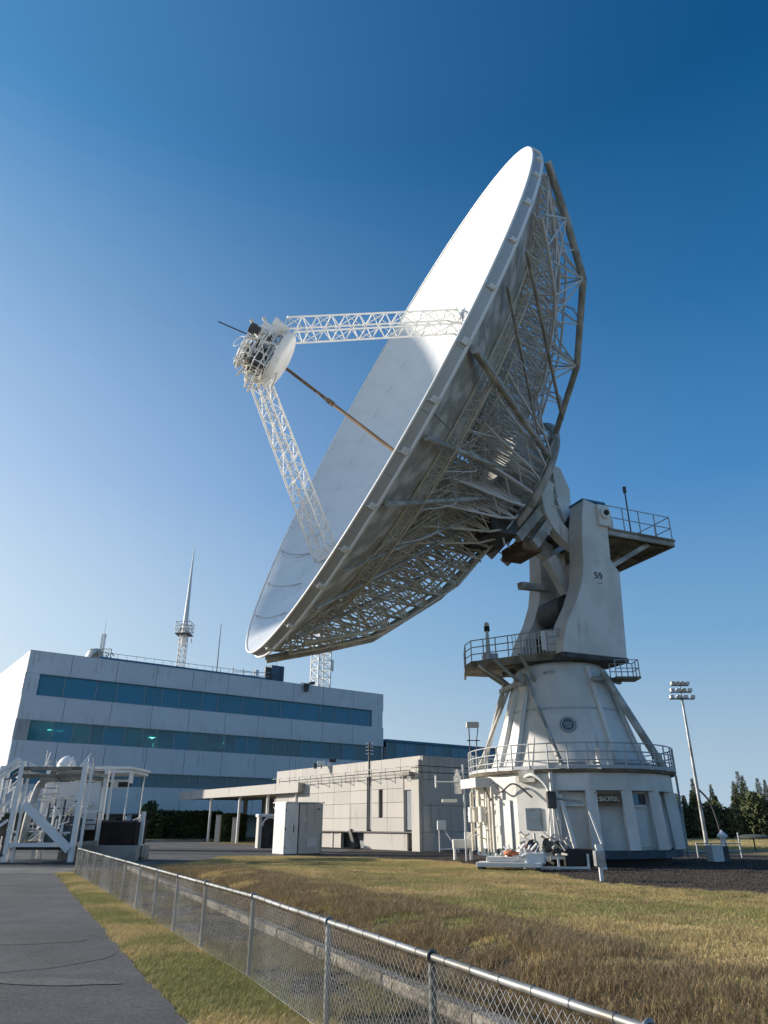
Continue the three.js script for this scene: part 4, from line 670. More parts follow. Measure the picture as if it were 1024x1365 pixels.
{ // aerials and lamps on / by the low block
  const t1 = thing('pole_aerial', 'short pole aerial with white cross bars in the wall slot', 'aerial', [-1.35, 0, -67.85]); mesh('pole', tube(V(0, 5.5, 0), V(0, 8.9, 0), .09, 8), M.darkSteel, t1); mesh('elements', [0, 1, 2, 3].map(k => tube(V(-.35, 7.9 + k * .3, 0), V(.35, 7.9 + k * .3, 0), .05, 5)), M.latticeWhite, t1); mesh('conduit', tube(V(0, 1.5, .05), V(0, 5.5, .05), .07, 6), M.darkSteel, t1);
  const t2 = thing('roof_cluster', 'small cluster of bright fittings on the low block roof', 'fittings', [-6.2, 7.0, -73.4]); mesh('unit', [box(.8, .4, .5, 0, .5, 0, .05), box(.4, .5, .4, .8, .4, 0, .05)], M.latticeWhite, t2); mesh('unit_dark', [box(.7, .3, .5, 1.1, .75, 0, .03), box(.3, .5, .3, -.6, .25, 0, .03)], M.darkSteel, t2); mesh('stand', [tube(V(0, 0, 0), V(0, .4, 0), .06, 6), tube(V(.9, 0, 0), V(.9, .4, 0), .06, 6)], M.darkSteel, t2);
  const t3 = thing('floodlight_stand', 'twin pole floodlight box above the low block roof', 'floodlight', [8.3, 0, -68]); mesh('pole', tube(V(-.35, 6.9, 0), V(-.35, 10.3, 0), .06, 6), M.darkSteel, t3); mesh('pole', tube(V(.3, 6.9, 0), V(.3, 9.1, 0), .06, 6), M.darkSteel, t3); mesh('lamp_head', box(1.15, .5, .6, 0, 10.5, 0, .04), M.latticeWarm, t3); mesh('brace', [tube(V(-.6, 9.1, 0), V(.6, 9.1, 0), .05, 6), tube(V(.3, 9.1, 0), V(.5, 10.2, 0), .05, 6)], M.darkSteel, t3);
  const t4 = thing('panel_aerial', 'white grid aerial on a bracket beside the round base', 'aerial', [4.6, 0, -46.2]); mesh('mast', tube(V(.3, 0, 0), V(.3, 5.4, 0), .06, 8), M.rail, t4); mesh('boom', tube(V(-1.4, 4.4, 0), V(.3, 4.4, 0), .05, 6), M.latticeWhite, t4);
  const gr = []; for (let k = 0; k < 6; k++) gr.push(tube(V(-.25 + k * .08, 3.7, .1 - k * .03), V(-.25 + k * .08, 5.2 - Math.abs(k - 2.5) * .2, .1 - k * .03), .03, 5)); for (let k = 0; k < 5; k++) gr.push(tube(V(-.25, 3.8 + k * .3, .1), V(.2, 3.8 + k * .3, -.05), .025, 5)); mesh('grid', gr, M.latticeWhite, t4); mesh('tray', box(.9, .18, .5, -.6, 3.3, 0, .02), M.white, t4); mesh('end_plate', box(.08, .7, .5, -1.4, 4.4, 0), M.latticeWhite, t4);
}
{ // entrance canopy
  const t = thing('entrance_canopy', 'flat entrance canopy on slim posts joining office and low block', 'canopy'); const A = V(-.6, 0, -.8), B = V(.8, 0, -.6), s = V(-11.2, 0, -81.0);
  const P = (a, b, y) => s.clone().addScaledVector(A, a).addScaledVector(B, b).setY(y);
  const slab = (a0, a1, b0, b1, y0, y1) => { const p = P((a0 + a1) / 2, (b0 + b1) / 2, (y0 + y1) / 2); const g = box(a1 - a0, y1 - y0, b1 - b0); g.applyMatrix4(new THREE.Matrix4().makeBasis(A, V(0, 1, 0), A.clone().cross(V(0, 1, 0)))); return g.translate(p.x, p.y, p.z); };
  mesh('roof_slab', slab(-5.0, 26, -.6, 9, 5.05, 5.85), M.lowWall, t); mesh('fascia', slab(-5.1, 26.1, -.78, -.62, 4.95, 5.95), M.lowWall, t);
  for (const a of [-3.5, 2.6, 9.5, 17.5]) mesh('post', tube(P(a, 0, 0), P(a, 0, 5.05), .16, 10), M.latticeWhite, t);
  for (const a of [9, 16, 22]) mesh('post', tube(P(a, 7, 0), P(a, 7, 5.05), .3, 10), M.conc, t);
  const trellis = []; for (let k = 0; k < 14; k++) { const a = rr(-3, 4), y = rr(2.2, 4.6); trellis.push(tube(P(a, .2, y), P(a + rr(-1, 1), .2, y + rr(-1.4, 1)), .05, 5)); } mesh('pipework', trellis, M.latticeWhite, t);
  mesh('back_wall', slab(-4, 20, 8.4, 8.7, 0, 5.05), M.lowGrey, t);
  const k = thing('kiosk', 'small grey open kiosk with arched doorway by the canopy', 'kiosk', [-10.6, 0, -70.5], .3); mesh('side', box(.3, 2.6, 1.6, -.9, 1.3, 0, .03), M.lowWall, k); mesh('side', box(.3, 2.6, 1.6, .9, 1.3, 0, .03), M.lattice, k); mesh('roof', box(2.3, .25, 1.9, 0, 2.72, 0, .04), M.lattice, k); mesh('back', box(1.6, 2.6, .1, 0, 1.3, -.7), M.darkSteel, k); mesh('arch', (() => { const g = new THREE.TorusGeometry(.72, .09, 6, 20, Math.PI); g.translate(0, 1.85, .75); return g; })(), M.latticeWhite, k);
}
{ // utility cabinet
  const t = thing('utility_cabinet', 'tall pale steel utility cabinet standing at the grass edge', 'cabinet', [-6.1, 0, -54.9], .62); t.scale.set(.84, 1, .84);
  mesh('body', box(2.3, 3.3, 2.2, 1.2, 1.72, -1.1, .04), M.lowWall, t); mesh('side_panel', box(1.3, 3.34, 2.0, -.72, 1.74, -1.0, .04), M.white, t); mesh('base', box(3.6, .12, 2.0, .5, .06, -1.1), M.darkSteel, t);
  mesh('door_handle', box(.07, .5, .06, -.5, 1.7, .03, .01), M.darkSteel, t); mesh('vent', box(.3, .1, .03, 1.9, 3.0, .015), M.darkSteel, t); mesh('door_seam', box(.03, 3.0, .02, -.04, 1.75, .01), M.darkSteel, t); for (let k = 0; k < 6; k++) mesh('louvre', box(.9, .05, .04, 1.3, .55 + k * .1, .02), M.lattice, t); for (const y of [.5, 1.7, 2.9]) mesh('hinge', box(.08, .2, .05, -1.3, y, .02), M.darkSteel, t); mesh('warning_plate', box(.24, .3, .02, .6, 2.3, .01), M.latticeWarm, t); mesh('rain_cap', box(3.8, .08, 2.5, .5, 3.43, -1.08, .02), M.lattice, t); mesh('conduit', tube(V(2.2, .05, .1), V(2.2, 1.4, .1), .05, 8), M.strut, t);
}
// ---------------------------------------------------------------- left: steel frame, shelter, skip
{
  const t = thing('steel_frame', 'open white steel frame crowded with pipes and plant', 'steel frame', [-19, 0, -42.5]);
  const posts = [[-1.7, 0], [1.9, 0], [-4.6, .6], [-1.7, -3.5], [1.9, -3.5], [-4.6, -3.5]];
  for (const [x, z] of posts) { mesh('post', [bar(V(x, 0, z), V(x, 5.3, z), .24), bar(V(x + .35, .1, z - .2), V(x + .3, 5.1, z - .2), .12)], M.latticeWhite, t); mesh('foot', box(.6, .1, .6, x, .06, z), M.darkSteel, t); }
  for (const z of [0, -3.5]) for (const y of [4.5, 4.9, .95]) mesh('beam', bar(V(-1.6, y, z), V(1.8, y, z), .16, .2), y < 1 ? M.lattice : M.deck, t);
  for (const x of [-1.7, 1.9]) for (const y of [4.7, 1.0]) mesh('beam', bar(V(x, y, 0), V(x, y, -3.5), .16, .2), M.strut, t);
  mesh('brace', bar(V(-1.2, 3.0, -.1), V(1.8, .7, .1), .4, .34), M.lattice, t); mesh('brace', bar(V(-4.6, 3.4, .3), V(-1.9, 5.4, .1), .22), M.latticeWhite, t); mesh('brace', bar(V(-4.6, 2.9, .3), V(-1.9, 5.1, .1), .14), M.latticeWhite, t); mesh('brace', bar(V(-4.6, 1.7, .4), V(-1.9, 3.2, .1), .16), M.latticeWhite, t); mesh('brace', bar(V(-4.4, .2, .4), V(-1.9, 2.2, .1), .12), M.latticeWhite, t); mesh('brace', bar(V(-4.4, 2.6, .4), V(-1.8, .4, .1), .14), M.darkSteel, t);
  mesh('backing_panel', box(3.3, 2.6, .08, .1, 3.0, -3.2), M.lattice, t); mesh('plant_box', box(1.8, 1.3, 1.2, .4, 1.7, -2.2, .05), M.skirt, t); mesh('plant_box', box(1.0, 1.8, 1.0, -3.2, 1.3, -2, .05), M.darkSteel, t);
  for (let b = 0; b < 7; b++) { const cl = []; for (let k = 0; k < 16; k++) { const p = V(rr(-1.5, 1.7), rr(1, 4.5), rr(-3, -.2)); const ax = Math.floor(rnd() * 4); cl.push(tube(p, p.clone().add(ax === 0 ? V(rr(.6, 1.2), 0, 0) : ax === 1 ? V(0, rr(-1.4, -.6), 0) : ax === 2 ? V(0, 0, rr(-.8, .8)) : V(rr(-.6, .6), rr(-.7, .7), 0)), rr(.025, .06), 6)); } for (let k = 0; k < 9; k++) { const p = V(rr(-4.5, -1.8), rr(.6, 4.6), rr(-3, 0)); cl.push(tube(p, p.clone().add(k % 3 ? V(0, rr(-1.2, .8), 0) : V(rr(.5, 1.4), rr(-.2, .8), 0)), rr(.025, .06), 6)); } mesh('pipe_bundle', cl, [M.lattice, M.latticeWhite, M.latticeWarm, M.skirt, M.darkSteel, M.lattice, M.latticeWhite][b], t); }
  mesh('duct', curveTube([V(-1.2, 1.0, -.6), V(-1.1, 2.6, -.6), V(-.7, 4.2, -.6), V(.2, 4.5, -.6)], .2, 24, 10), M.strut, t);
  const top = []; for (let k = 0; k < 16; k++) top.push(tube(V(-1.5 + k * .22, 5.0, rr(-3, 0)), V(-1.5 + k * .22 + rr(-.3, .3), rr(5.2, 5.9), rr(-3, 0)), .025, 4)); mesh('top_wires', top, M.latticeWhite, t);
  mesh('roof_dome', (() => { const g = new THREE.SphereGeometry(.55, 18, 10, 0, 6.3, 0, 1.6); g.scale(1, 1.3, 1); g.translate(.1, 5.0, -1.6); return g; })(), M.latticeWhite, t);
  mesh('plinth', box(7.4, .1, 4.6, -1.3, .05, -1.8), M.darkSteel, t); mesh('trough', box(3.2, .3, .8, .1, .85, -.6, .03), M.dark, t);
}
{
  const s = thing('lean_shelter', 'flat roofed pale shelter on slim posts behind the steel frame', 'shelter', [-19.4, 0, -48.6]);
  mesh('roof', box(4.1, .22, 3.6, 1.1, 5.1, -1, .03), M.clad, s); mesh('roof_edge', box(4.3, .16, 3.8, 1.1, 5.3, -1, .02), M.latticeWhite, s); mesh('end_panel', box(.12, .6, .5, 3.1, 4.7, .5), M.latticeWhite, s); mesh('clerestory', box(3.6, .5, .08, .9, 4.4, -.3), M.lattice, s); for (const x of [0, 1.2, 2.4]) mesh('vent_slot', box(.85, .3, .06, x + .1, 4.35, -.22), M.dark, s);
  for (const [x, z] of [[-.7, .5], [3.0, .5], [-.7, -2.5], [3.0, -2.5]]) mesh('post', tube(V(x, 0, z), V(x, 5.0, z), .045, 8), M.latticeWhite, s);
  const b = thing('waste_skip', 'dark brown steel skip on a concrete plinth', 'skip', [-16.8, 0, -46.4]);
  mesh('plinth', box(4.6, .85, 2.6, -.1, .42, -.6, .04), M.conc, b); mesh('tub', [box(3.9, 1.25, .1, 0, 1.5, .4), box(3.9, 1.25, .1, 0, 1.5, -1.5), box(.1, 1.25, 1.8, -1.9, 1.5, -.55), box(.1, 1.25, 1.8, 1.9, 1.5, -.55), box(3.7, .1, 1.7, 0, .93, -.55)], M.brownBox, b); mesh('rim', [bar(V(-2, 2.15, .42), V(2, 2.15, .42), .12), bar(V(-2, 2.15, -1.52), V(2, 2.15, -1.52), .12)], M.darkSteel, b);
  const p = thing('gate_post', 'pale square post with bundled rods beside the brown skip', 'post', [-14.7, 0, -46.6]); mesh('shaft', [bar(V(0, 0, 0), V(0, 2.7, 0), .2), bar(V(-.3, 0, -.2), V(-.3, 2.4, -.2), .12)], M.latticeWhite, p); const rods = []; for (let k = 0; k < 8; k++) rods.push(tube(V(rr(-1.3, -.1), rr(1.8, 2.1), -.1), V(rr(-1.3, -.1), rr(2.2, 2.6), -.1), .03, 4)); mesh('rods', rods, M.lattice, p); mesh('foot', box(.7, .2, .5, -.1, .1, 0), M.darkSteel, p);
}

// ---------------------------------------------------------------- chain link fence
{
  const F = thing('chain_link_fence', 'low galvanised chain link fence between path and ditch', 'fence');
  const N = V(.889, 0, -.459), P = (t, y) => t >= 2.6 ? V(FP.x, 0, FP.z).addScaledVector(FD, t).setY(y) : V(-1.913 - .41 * (t - 2.6), y, -11.671 - .912 * (t - 2.6));
  const H = 1.03, t0 = -8.2, t1 = 27.2, ps = [-8.2, -5.4, -3.0, -.6, 2.6, 5.35, 7.6, 9.75, 12.0, 14.3, 16.6, 18.9, 21.2, 23.4, 25.4, 27.2];
  for (const t of ps) { const m = mesh('post', tube(P(t, -.05), P(t, H - .01), .032, 10), M.galv, F); mesh('post_cap', (() => { const p = P(t, H); const g = new THREE.TorusGeometry(.04, .014, 6, 14); g.rotateY(Math.atan2(FD.x, FD.z)); g.translate(p.x, p.y, p.z); return g; })(), M.galv, m); }
  for (let k = 0; k < ps.length - 1; k++) { mesh('top_rail', tube(P(ps[k] + .002, H), P(ps[k + 1] - .002, H), .027, 10), M.galv, F); }
  mesh('end_brace', [tube(P(27.2, .1), P(25.5, .95), .02, 8), tube(P(27.35, 0), P(27.3, 1.2), .03, 8), tube(P(27.0, 0), P(27.05, 1.12), .025, 8)], M.galv, F);
  for (let k = 0; k < ps.length - 1; k++) {
    const a = ps[k], b = ps[k + 1], s = .085, gs = [], y0 = .06, y1 = H - .035, w = .0026, off = .036;
    const hh = y1 - y0;
    for (let q = -hh; q < b - a; q += s) for (const dir of [1, -1]) {
      let u0 = Math.max(0, q), u1 = Math.min(b - a, q + hh); if (u1 - u0 < .02) continue;
      let v0 = y0 + (u0 - q), v1 = y0 + (u1 - q); if (dir < 0) { v0 = y1 - (v0 - y0); v1 = y1 - (v1 - y0); }
      const o = N.clone().multiplyScalar(-off + dir * .003); gs.push(tube(P(a + u0, v0).add(o), P(a + u1, v1).add(o), w, 3));
    }
    mesh('wire_mesh', gs, M.galv, F);
    const ties = []; for (let q = a + .25; q < b; q += .38) { const p = P(q, H); const g = new THREE.TorusGeometry(.032, .0035, 4, 10); g.rotateY(Math.atan2(FD.x, FD.z)); g.translate(p.x, p.y, p.z); ties.push(g); } mesh('wire_tie', ties, M.galv, F);
    mesh('tension_wire', tube(P(a, y0).addScaledVector(N, -off), P(b, y0).addScaledVector(N, -off), .004, 4), M.galv, F);
  }
}

// ---------------------------------------------------------------- equipment round the base
{
  const t = thing('equipment_sled', 'flat white equipment sled with coiled gear on dark gravel', 'sled', [5.9, 0, -36.6], -.25);
  mesh('bed', box(3.0, .2, 1.4, 0, .28, 0, .03), M.white, t); mesh('bed_step', box(1.9, .2, 1.0, -.1, .5, -.1, .03), M.white, t); for (const x of [-1.3, 1.3]) mesh('skid', box(.2, .2, 1.5, x, .09, 0), M.darkSteel, t);
  mesh('coil', (() => { const g = new THREE.TorusGeometry(.26, .1, 8, 20); g.rotateX(1.3); g.translate(.1, .72, .1); return g; })(), M.orange, t);
  const cl = []; for (let k = 0; k < 40; k++) { const p = V(rr(-.6, 1.4), rr(.55, .95), rr(-.6, .5)); cl.push(tube(p, p.clone().add(V(rr(-.4, .4), rr(-.2, .4), rr(-.3, .3))), rr(.03, .07), 5)); } mesh('gear', cl, M.latticeWhite, t); mesh('drum_end', box(.9, .5, .9, 1.2, .55, 0, .06), M.lattice, t);
  const e = thing('pump_set', 'jumble of pumps and valves against the round base', 'pump set', [8.2, 0, -37.8], -.1);
  mesh('frame', [bar(V(-1.4, .5, 0), V(1.6, .5, 0), .12), bar(V(-1.4, .1, .5), V(1.6, .1, .5), .1), bar(V(-1.4, 0, .4), V(-1.4, .7, .4), .1), bar(V(.2, 0, .4), V(.2, .7, .4), .1), bar(V(1.6, 0, .4), V(1.6, .7, .4), .1)], M.latticeWhite, e);
  for (const [x, y, z, r] of [[-.9, .95, -.2, .3], [-.2, 1.05, 0, .26], [.3, .9, -.2, .3]]) mesh('pump', (() => { const g = new THREE.CylinderGeometry(r, r, .5, 14); g.rotateX(1.2); g.translate(x, y, z); return g; })(), M.darkSteel, e);
  mesh('motor_cover', box(1.4, .8, 1.0, 1.3, .5, -.3, .08), M.dark, e); mesh('orange_valve', (() => { const g = new THREE.CylinderGeometry(.28, .28, .14, 16); g.rotateX(1.5); g.translate(-1.3, .75, .45); return g; })(), M.orange, e);
  const cl2 = []; for (let k = 0; k < 44; k++) { const p = V(rr(-1.4, 1), rr(.2, 1.5), rr(-.5, .5)); cl2.push(tube(p, p.clone().add(V(rr(-.4, .4), rr(-.3, .4), rr(-.3, .3))), rr(.03, .07), 5)); } mesh('valve_pipework', cl2, M.latticeWarm, e);
  mesh('jib', [tube(V(.5, .8, 0), V(.2, 3.3, .2), .05, 6), tube(V(-.2, .8, 0), V(.1, 3.2, .2), .03, 6), tube(V(.2, 3.2, .2), V(1.7, 3.0, -.2), .06, 6)], M.strut, e); mesh('jib_head', box(.45, .8, .4, .15, 3.1, .2, .06), M.darkSteel, e);
  mesh('bracket_stand', [bar(V(2.3, 0, .2), V(2.2, 1.1, .1), .4, .3), bar(V(2.4, 1.1, .1), V(2.0, 2.6, -.1), .12)], M.latticeWhite, e);
  const c = thing('cable_box', 'small white cable box on legs left of the round base', 'cable box', [4.6, 0, -47.2]); mesh('box', box(1.2, .5, .7, .2, .9, 0, .03), M.white, c); for (const x of [-.3, .7]) mesh('leg', box(.12, .66, .6, x, .33, 0), M.latticeWhite, c); mesh('lid', box(.5, .4, .4, .6, 1.35, -.1, .03), M.lattice, c);
  const v = thing('vent_pipe', 'short square capped vent post on dark gravel before the round base', 'vent post', [8.35, 0, -30.2]); mesh('stem', bar(V(0, 0, 0), V(0, .55, 0), .12), M.lattice, v); mesh('cap', box(.38, .55, .38, 0, .78, 0, .02), M.galv, v);
  const a = thing('air_unit', 'white boxy air unit on gravel right of the round base', 'air unit', [18.9, 0, -44.4], .3); mesh('casing', box(.75, .85, .6, 0, .47, 0, .03), M.white, a); mesh('side_casing', box(.35, .8, .6, .58, .45, 0, .03), M.darkSteel, a); mesh('foot', [box(.1, .08, .6, -.3, .03, 0), box(.1, .08, .6, .3, .03, 0)], M.darkSteel, a);
  const u = thing('valve_stand', 'spindly pipe stand with white head near low block corner', 'pipe stand', [4.6, 0, -61.2]); mesh('head', box(.7, .7, .5, 0, 1.9, 0, .06), M.latticeWhite, u); mesh('leg', [tube(V(-.2, 0, 0), V(-.2, 1.6, 0), .05, 6), tube(V(1.3, 0, .2), V(.2, 1.6, 0), .05, 6), tube(V(-.2, .2, 0), V(1.3, .2, .2), .04, 6)], M.latticeWhite, u);
}
// ---------------------------------------------------------------- right background
{
  const l = thing('floodlight_mast', 'tall slim floodlight mast with three tiers of lamps', 'light mast', [31.3, 0, -75]);
  mesh('pole', tube(V(0, 0, 0), V(0, 14.2, 0), .2, 12, .11), M.galv, l);
  for (const [y, w] of [[14.0, 2.6], [14.7, 2.2], [15.4, 1.8]]) { mesh('crossbar', bar(V(-w / 2, y, 0), V(w / 2, y, 0), .12), M.darkSteel, l); for (const x of [-.42, -.14, .14, .42]) mesh('lamp', (() => { const g = box(.42, .34, .4, x * w, y + .2, .16, .04); return g; })(), rnd() < .5 ? M.lattice : M.latticeWarm, l); }
  mesh('head_pole', tube(V(0, 14, 0), V(0, 15.6, 0), .08, 8), M.galv, l);
  const st = thing('stay_pole', 'thin curved stay pole leaning from the floodlight mast', 'pole', [31.9, 0, -75]); mesh('pole', curveTube([V(-.5, 5.2, 0), V(.3, 4.2, 0), V(.8, 2.4, 0), V(1.0, 0, 0)], .09, 16, 7), M.darkSteel, st); mesh('foot', box(.4, .1, .4, 1.0, .05, 0), M.darkSteel, st);
  const w = thing('lamp_bollard', 'white capped bollard post with side awning on the far lawn', 'bollard', [27.6, 0, -62.8]); mesh('shaft', tube(V(0, 0, 0), V(0, 1.4, 0), .34, 12, .3), M.white, w); mesh('cap', (() => { const g = new THREE.ConeGeometry(.6, .6, 14); g.translate(0, 1.9, 0); return g; })(), M.lattice, w); mesh('collar', tube(V(0, 1.4, 0), V(0, 1.62, 0), .55, 14), M.white, w); w.scale.setScalar(.72);
  const aw = thing('garden_parasol', 'flat grey green parasol beside the white bollard', 'parasol', [30, 0, -62.6]); mesh('canopy', (() => { const g = new THREE.SphereGeometry(1.5, 20, 8, 0, 6.3, 0, Math.PI / 2); g.scale(1, .2, .8); g.translate(0, .95, 0); return g; })(), std({ color: C3(.09, .1, .08), roughness: .9 }), aw); mesh('pole', tube(V(0, 0, 0), V(0, 1.1, 0), .05, 6), M.darkSteel, aw);
  const f = thing('far_fence', 'low galvanised fence across the far lawn', 'fence', [0, 0, -70]); for (let x = 20; x <= 27; x += .8) mesh('post', tube(V(x, 0, 0), V(x, 1.9, 0), .05, 6), M.rail, f); for (const y of [.4, .95, 1.85]) mesh('rail', tube(V(20, y, 0), V(27, y, 0), .04, 6), M.rail, f); const br = []; for (let x = 20; x < 27; x += .2) br.push(tube(V(x, .2, 0), V(x, 1.8, 0), .012, 4)); mesh('bars', br, M.rail, f);
  const g2 = thing('handrail_frame', 'short low handrail frame near the white air unit', 'handrail', [21.6, 0, -50]); for (const x of [-1.4, -.5, .4, 1.4]) mesh('post', tube(V(x, 0, 0), V(x, x === 1.4 ? 1.5 : .9, 0), .05, 6), M.rail, g2); mesh('rail', [tube(V(-1.4, .85, 0), V(1.4, .85, 0), .04, 6), tube(V(-1.4, .45, 0), V(1.4, .45, 0), .04, 6)], M.rail, g2);
}
// ---------------------------------------------------------------- vegetation
function leafCloud(n, place, size, cols) {
  const P = [], Cc = [], N = [];
  for (let i = 0; i < n; i++) {
    const { p, s = 1, d } = place(i), q = new THREE.Quaternion().setFromEuler(new THREE.Euler(rr(0, 6.3), rr(0, 6.3), rr(0, 6.3)));
    const w = size * s * rr(.6, 1.3); const tri = d ? [V(-w * .16, 0, 0), V(w * .16, 0, 0), V(0, 0, 0).addScaledVector(d, w)] : [V(-w * .5, 0, 0), V(w * .5, 0, 0), V(0, w, 0)];
    if (!d) tri.forEach(t => t.applyQuaternion(q)); else { const sd = d.clone().cross(V(rr(-1, 1), rr(-1, 1), rr(-1, 1))).normalize(); tri[0].copy(sd).multiplyScalar(-w * .22); tri[1].copy(sd).multiplyScalar(w * .22); }
    const nn = tri[1].clone().sub(tri[0]).cross(tri[2].clone().sub(tri[0])).normalize();
    const c = cols[Math.floor(rnd() * cols.length)], v = rr(.8, 1.2);
    for (const t of tri) { P.push(p.x + t.x, p.y + t.y, p.z + t.z); N.push(nn.x, nn.y, nn.z); Cc.push(c[0] * v, c[1] * v, c[2] * v); }
  }
  const g = new THREE.BufferGeometry(); g.setAttribute('position', new THREE.Float32BufferAttribute(P, 3)); g.setAttribute('normal', new THREE.Float32BufferAttribute(N, 3)); g.setAttribute('color', new THREE.Float32BufferAttribute(Cc, 3)); return g;
}
M.leaf = std({ vertexColors: true, roughness: .9 });
{
  const spruce = (H, rad, cols) => {
    const P = []; return leafCloud(3800, () => { const t = Math.pow(rnd(), 1.5), y = H * (.06 + .94 * t), lay = Math.floor(t * 13) / 13, rMax = rad * 1.35 * Math.pow(1 - lay, 1.15) * (.7 + .5 * hash(Math.floor(t * 13), Math.floor(rad * 97), 9)) + .03, a = rr(0, 6.283), br = hash(Math.floor(a * 3.2), Math.floor(t * 16), 5), rr_ = rMax * Math.sqrt(rnd()) * (.55 + .6 * br); return { p: V(Math.cos(a) * rr_, y - rr_ * .3, Math.sin(a) * rr_), s: .28 + .85 * (1 - t), d: V(Math.cos(a), -.35 + rr(-.3, .5), Math.sin(a)).normalize() }; }, .5, cols);
  };
  const bush = (w, h, cols, n = 1800) => leafCloud(n, () => { let x, y, z; do { x = rr(-1, 1); y = rr(0, 1); z = rr(-1, 1); } while (x * x + z * z + (y - .35) * (y - .35) * 2.2 > 1 || fbm(x * 2.4 + 7, y * 2.4 + z * 1.7, 0, 44, 2) < .36); return { p: V(x * w, y * h, z * w) }; }, .38, cols);
  const gs = [[.075, .09, .04], [.1, .11, .045], [.06, .075, .035]], br = [[.19, .135, .075], [.15, .11, .065], [.21, .15, .08]], og = [[.13, .13, .05], [.16, .145, .06], [.11, .11, .045]];
  const sg = [spruce(1, .0, gs)];
  const list = []; for (let x = 38.5; x < 67; x += rr(.7, 1.25)) list.push([x, 4.6 + (x - 38) * .11 + Math.pow(rnd(), 1.6) * 3.2]);
  const lab = ['spruce tree standing in the dark row beyond the far fence'];
  list.forEach(([x, h]) => { const t = thing('spruce_tree', lab[0], 'tree', [x, 0, -113 + rr(-5, 5)], 0, 'spruces beyond the far fence'); mesh('trunk', tube(V(0, 0, 0), V(0, h * .97, 0), .16, 7, .02), M.bark, t); mesh('crown', spruce(h, h * rr(.17, .26), gs), M.leaf, t, true); });
  for (let x = 39, k = 0; x < 68; x += rr(1.5, 2.8), k = (k + 1 + Math.floor(rnd() * 2)) % 3) { const h = rr(3.2, 5.6) + (x - 38) * .03; const t = thing('bare_thicket_tree', 'rounded bushy brown and olive thicket tree before the spruces', 'tree', [x, 0, -107 + rr(-2, 2)], 0, 'thicket trees before the spruces'); const st = []; for (let q = 0; q < 7; q++) st.push(tube(V(0, 0, 0), V(rr(-1.1, 1.1), h * rr(.5, .8), rr(-1, 1)), .06, 5, .02)); mesh('trunk', st, M.bark, t); mesh('crown', bush(rr(1.5, 2.6), h * 1.05, k === 1 ? og : k === 2 ? gs : br, 3000), M.leaf, t, true); }
  const hedgeC = [[.06, .09, .03], [.085, .115, .04], [.05, .075, .028], [.11, .125, .045]];
  const hedge = (w, h, d, n) => leafCloud(n, () => { const f = Math.floor(rr(0, 5)), x = rr(-.5, .5), y = rnd(), z = rr(-.5, .5), b = .06 * (fbm(x * 5 + 3, y * 4, 0, 4, 2) - .5); const p = f === 0 ? V(x, 1 + b, z) : f < 3 ? V(x, y, .5 + b) : V(x < 0 ? -.5 : .5, y, z); return { p: V(p.x * w, p.y * h, p.z * d) }; }, .34, hedgeC);
  const h1 = thing('clipped_hedge', 'long dark clipped hedge under the office overhang', 'hedge', [-26.2, .02, -103], TB); mesh('foliage', hedge(8.6, 3.4, 1.6, 5200), M.leaf, h1, true); mesh('stems', [box(8.0, 3.1, 1.2, 0, 1.6, 0)], M.bark, h1);
  const h2 = thing('round_shrub', 'dense rounded dark shrub beside the white column', 'shrub', [-30.0, 0, -98], 0); mesh('foliage', bush(1.7, 4.6, hedgeC, 3600), M.leaf, h2, true); mesh('stem', tube(V(0, 0, 0), V(0, 3, 0), .2, 6), M.bark, h2);
  const h3 = thing('low_hedge', 'short clipped hedge block beneath the entrance canopy', 'hedge', [-19.5, .02, -99], TB); mesh('foliage', hedge(2.8, 3.0, 1.6, 2200), M.leaf, h3, true); mesh('stems', box(2.4, 2.8, 1.2, 0, 1.4, 0), M.bark, h3);
  for (const [x, z, h] of [[-19.9, -92, 2.9], [-17.6, -90.5, 2.6]]) { const b = thing('concrete_bollard', 'tall pale square bollard before the office hedge', 'bollard', [x, 0, z], 0, 'bollards before the hedge'); mesh('shaft', box(.55, h, .55, 0, h / 2, 0, .03), M.lowWall, b); mesh('cap', box(.65, .12, .65, 0, h + .06, 0, .02), M.conc, b); }
  const lawn = structure(group('raised_lawn')); mesh('lawn_top', (() => { const g = box(26, .3, 9, 0, .15, 0, .05); g.rotateY(TB); g.translate(-30, 0, -97.5); return g; })(), std({ color: C3(.16, .15, .045), map: soilMap, roughness: .95 }), lawn); mesh('lawn_kerb', (() => { const g = box(26.4, .24, .25, 0, .12, 4.7); g.rotateY(TB); g.translate(-30, 0, -97.5); return g; })(), M.conc, lawn);
}
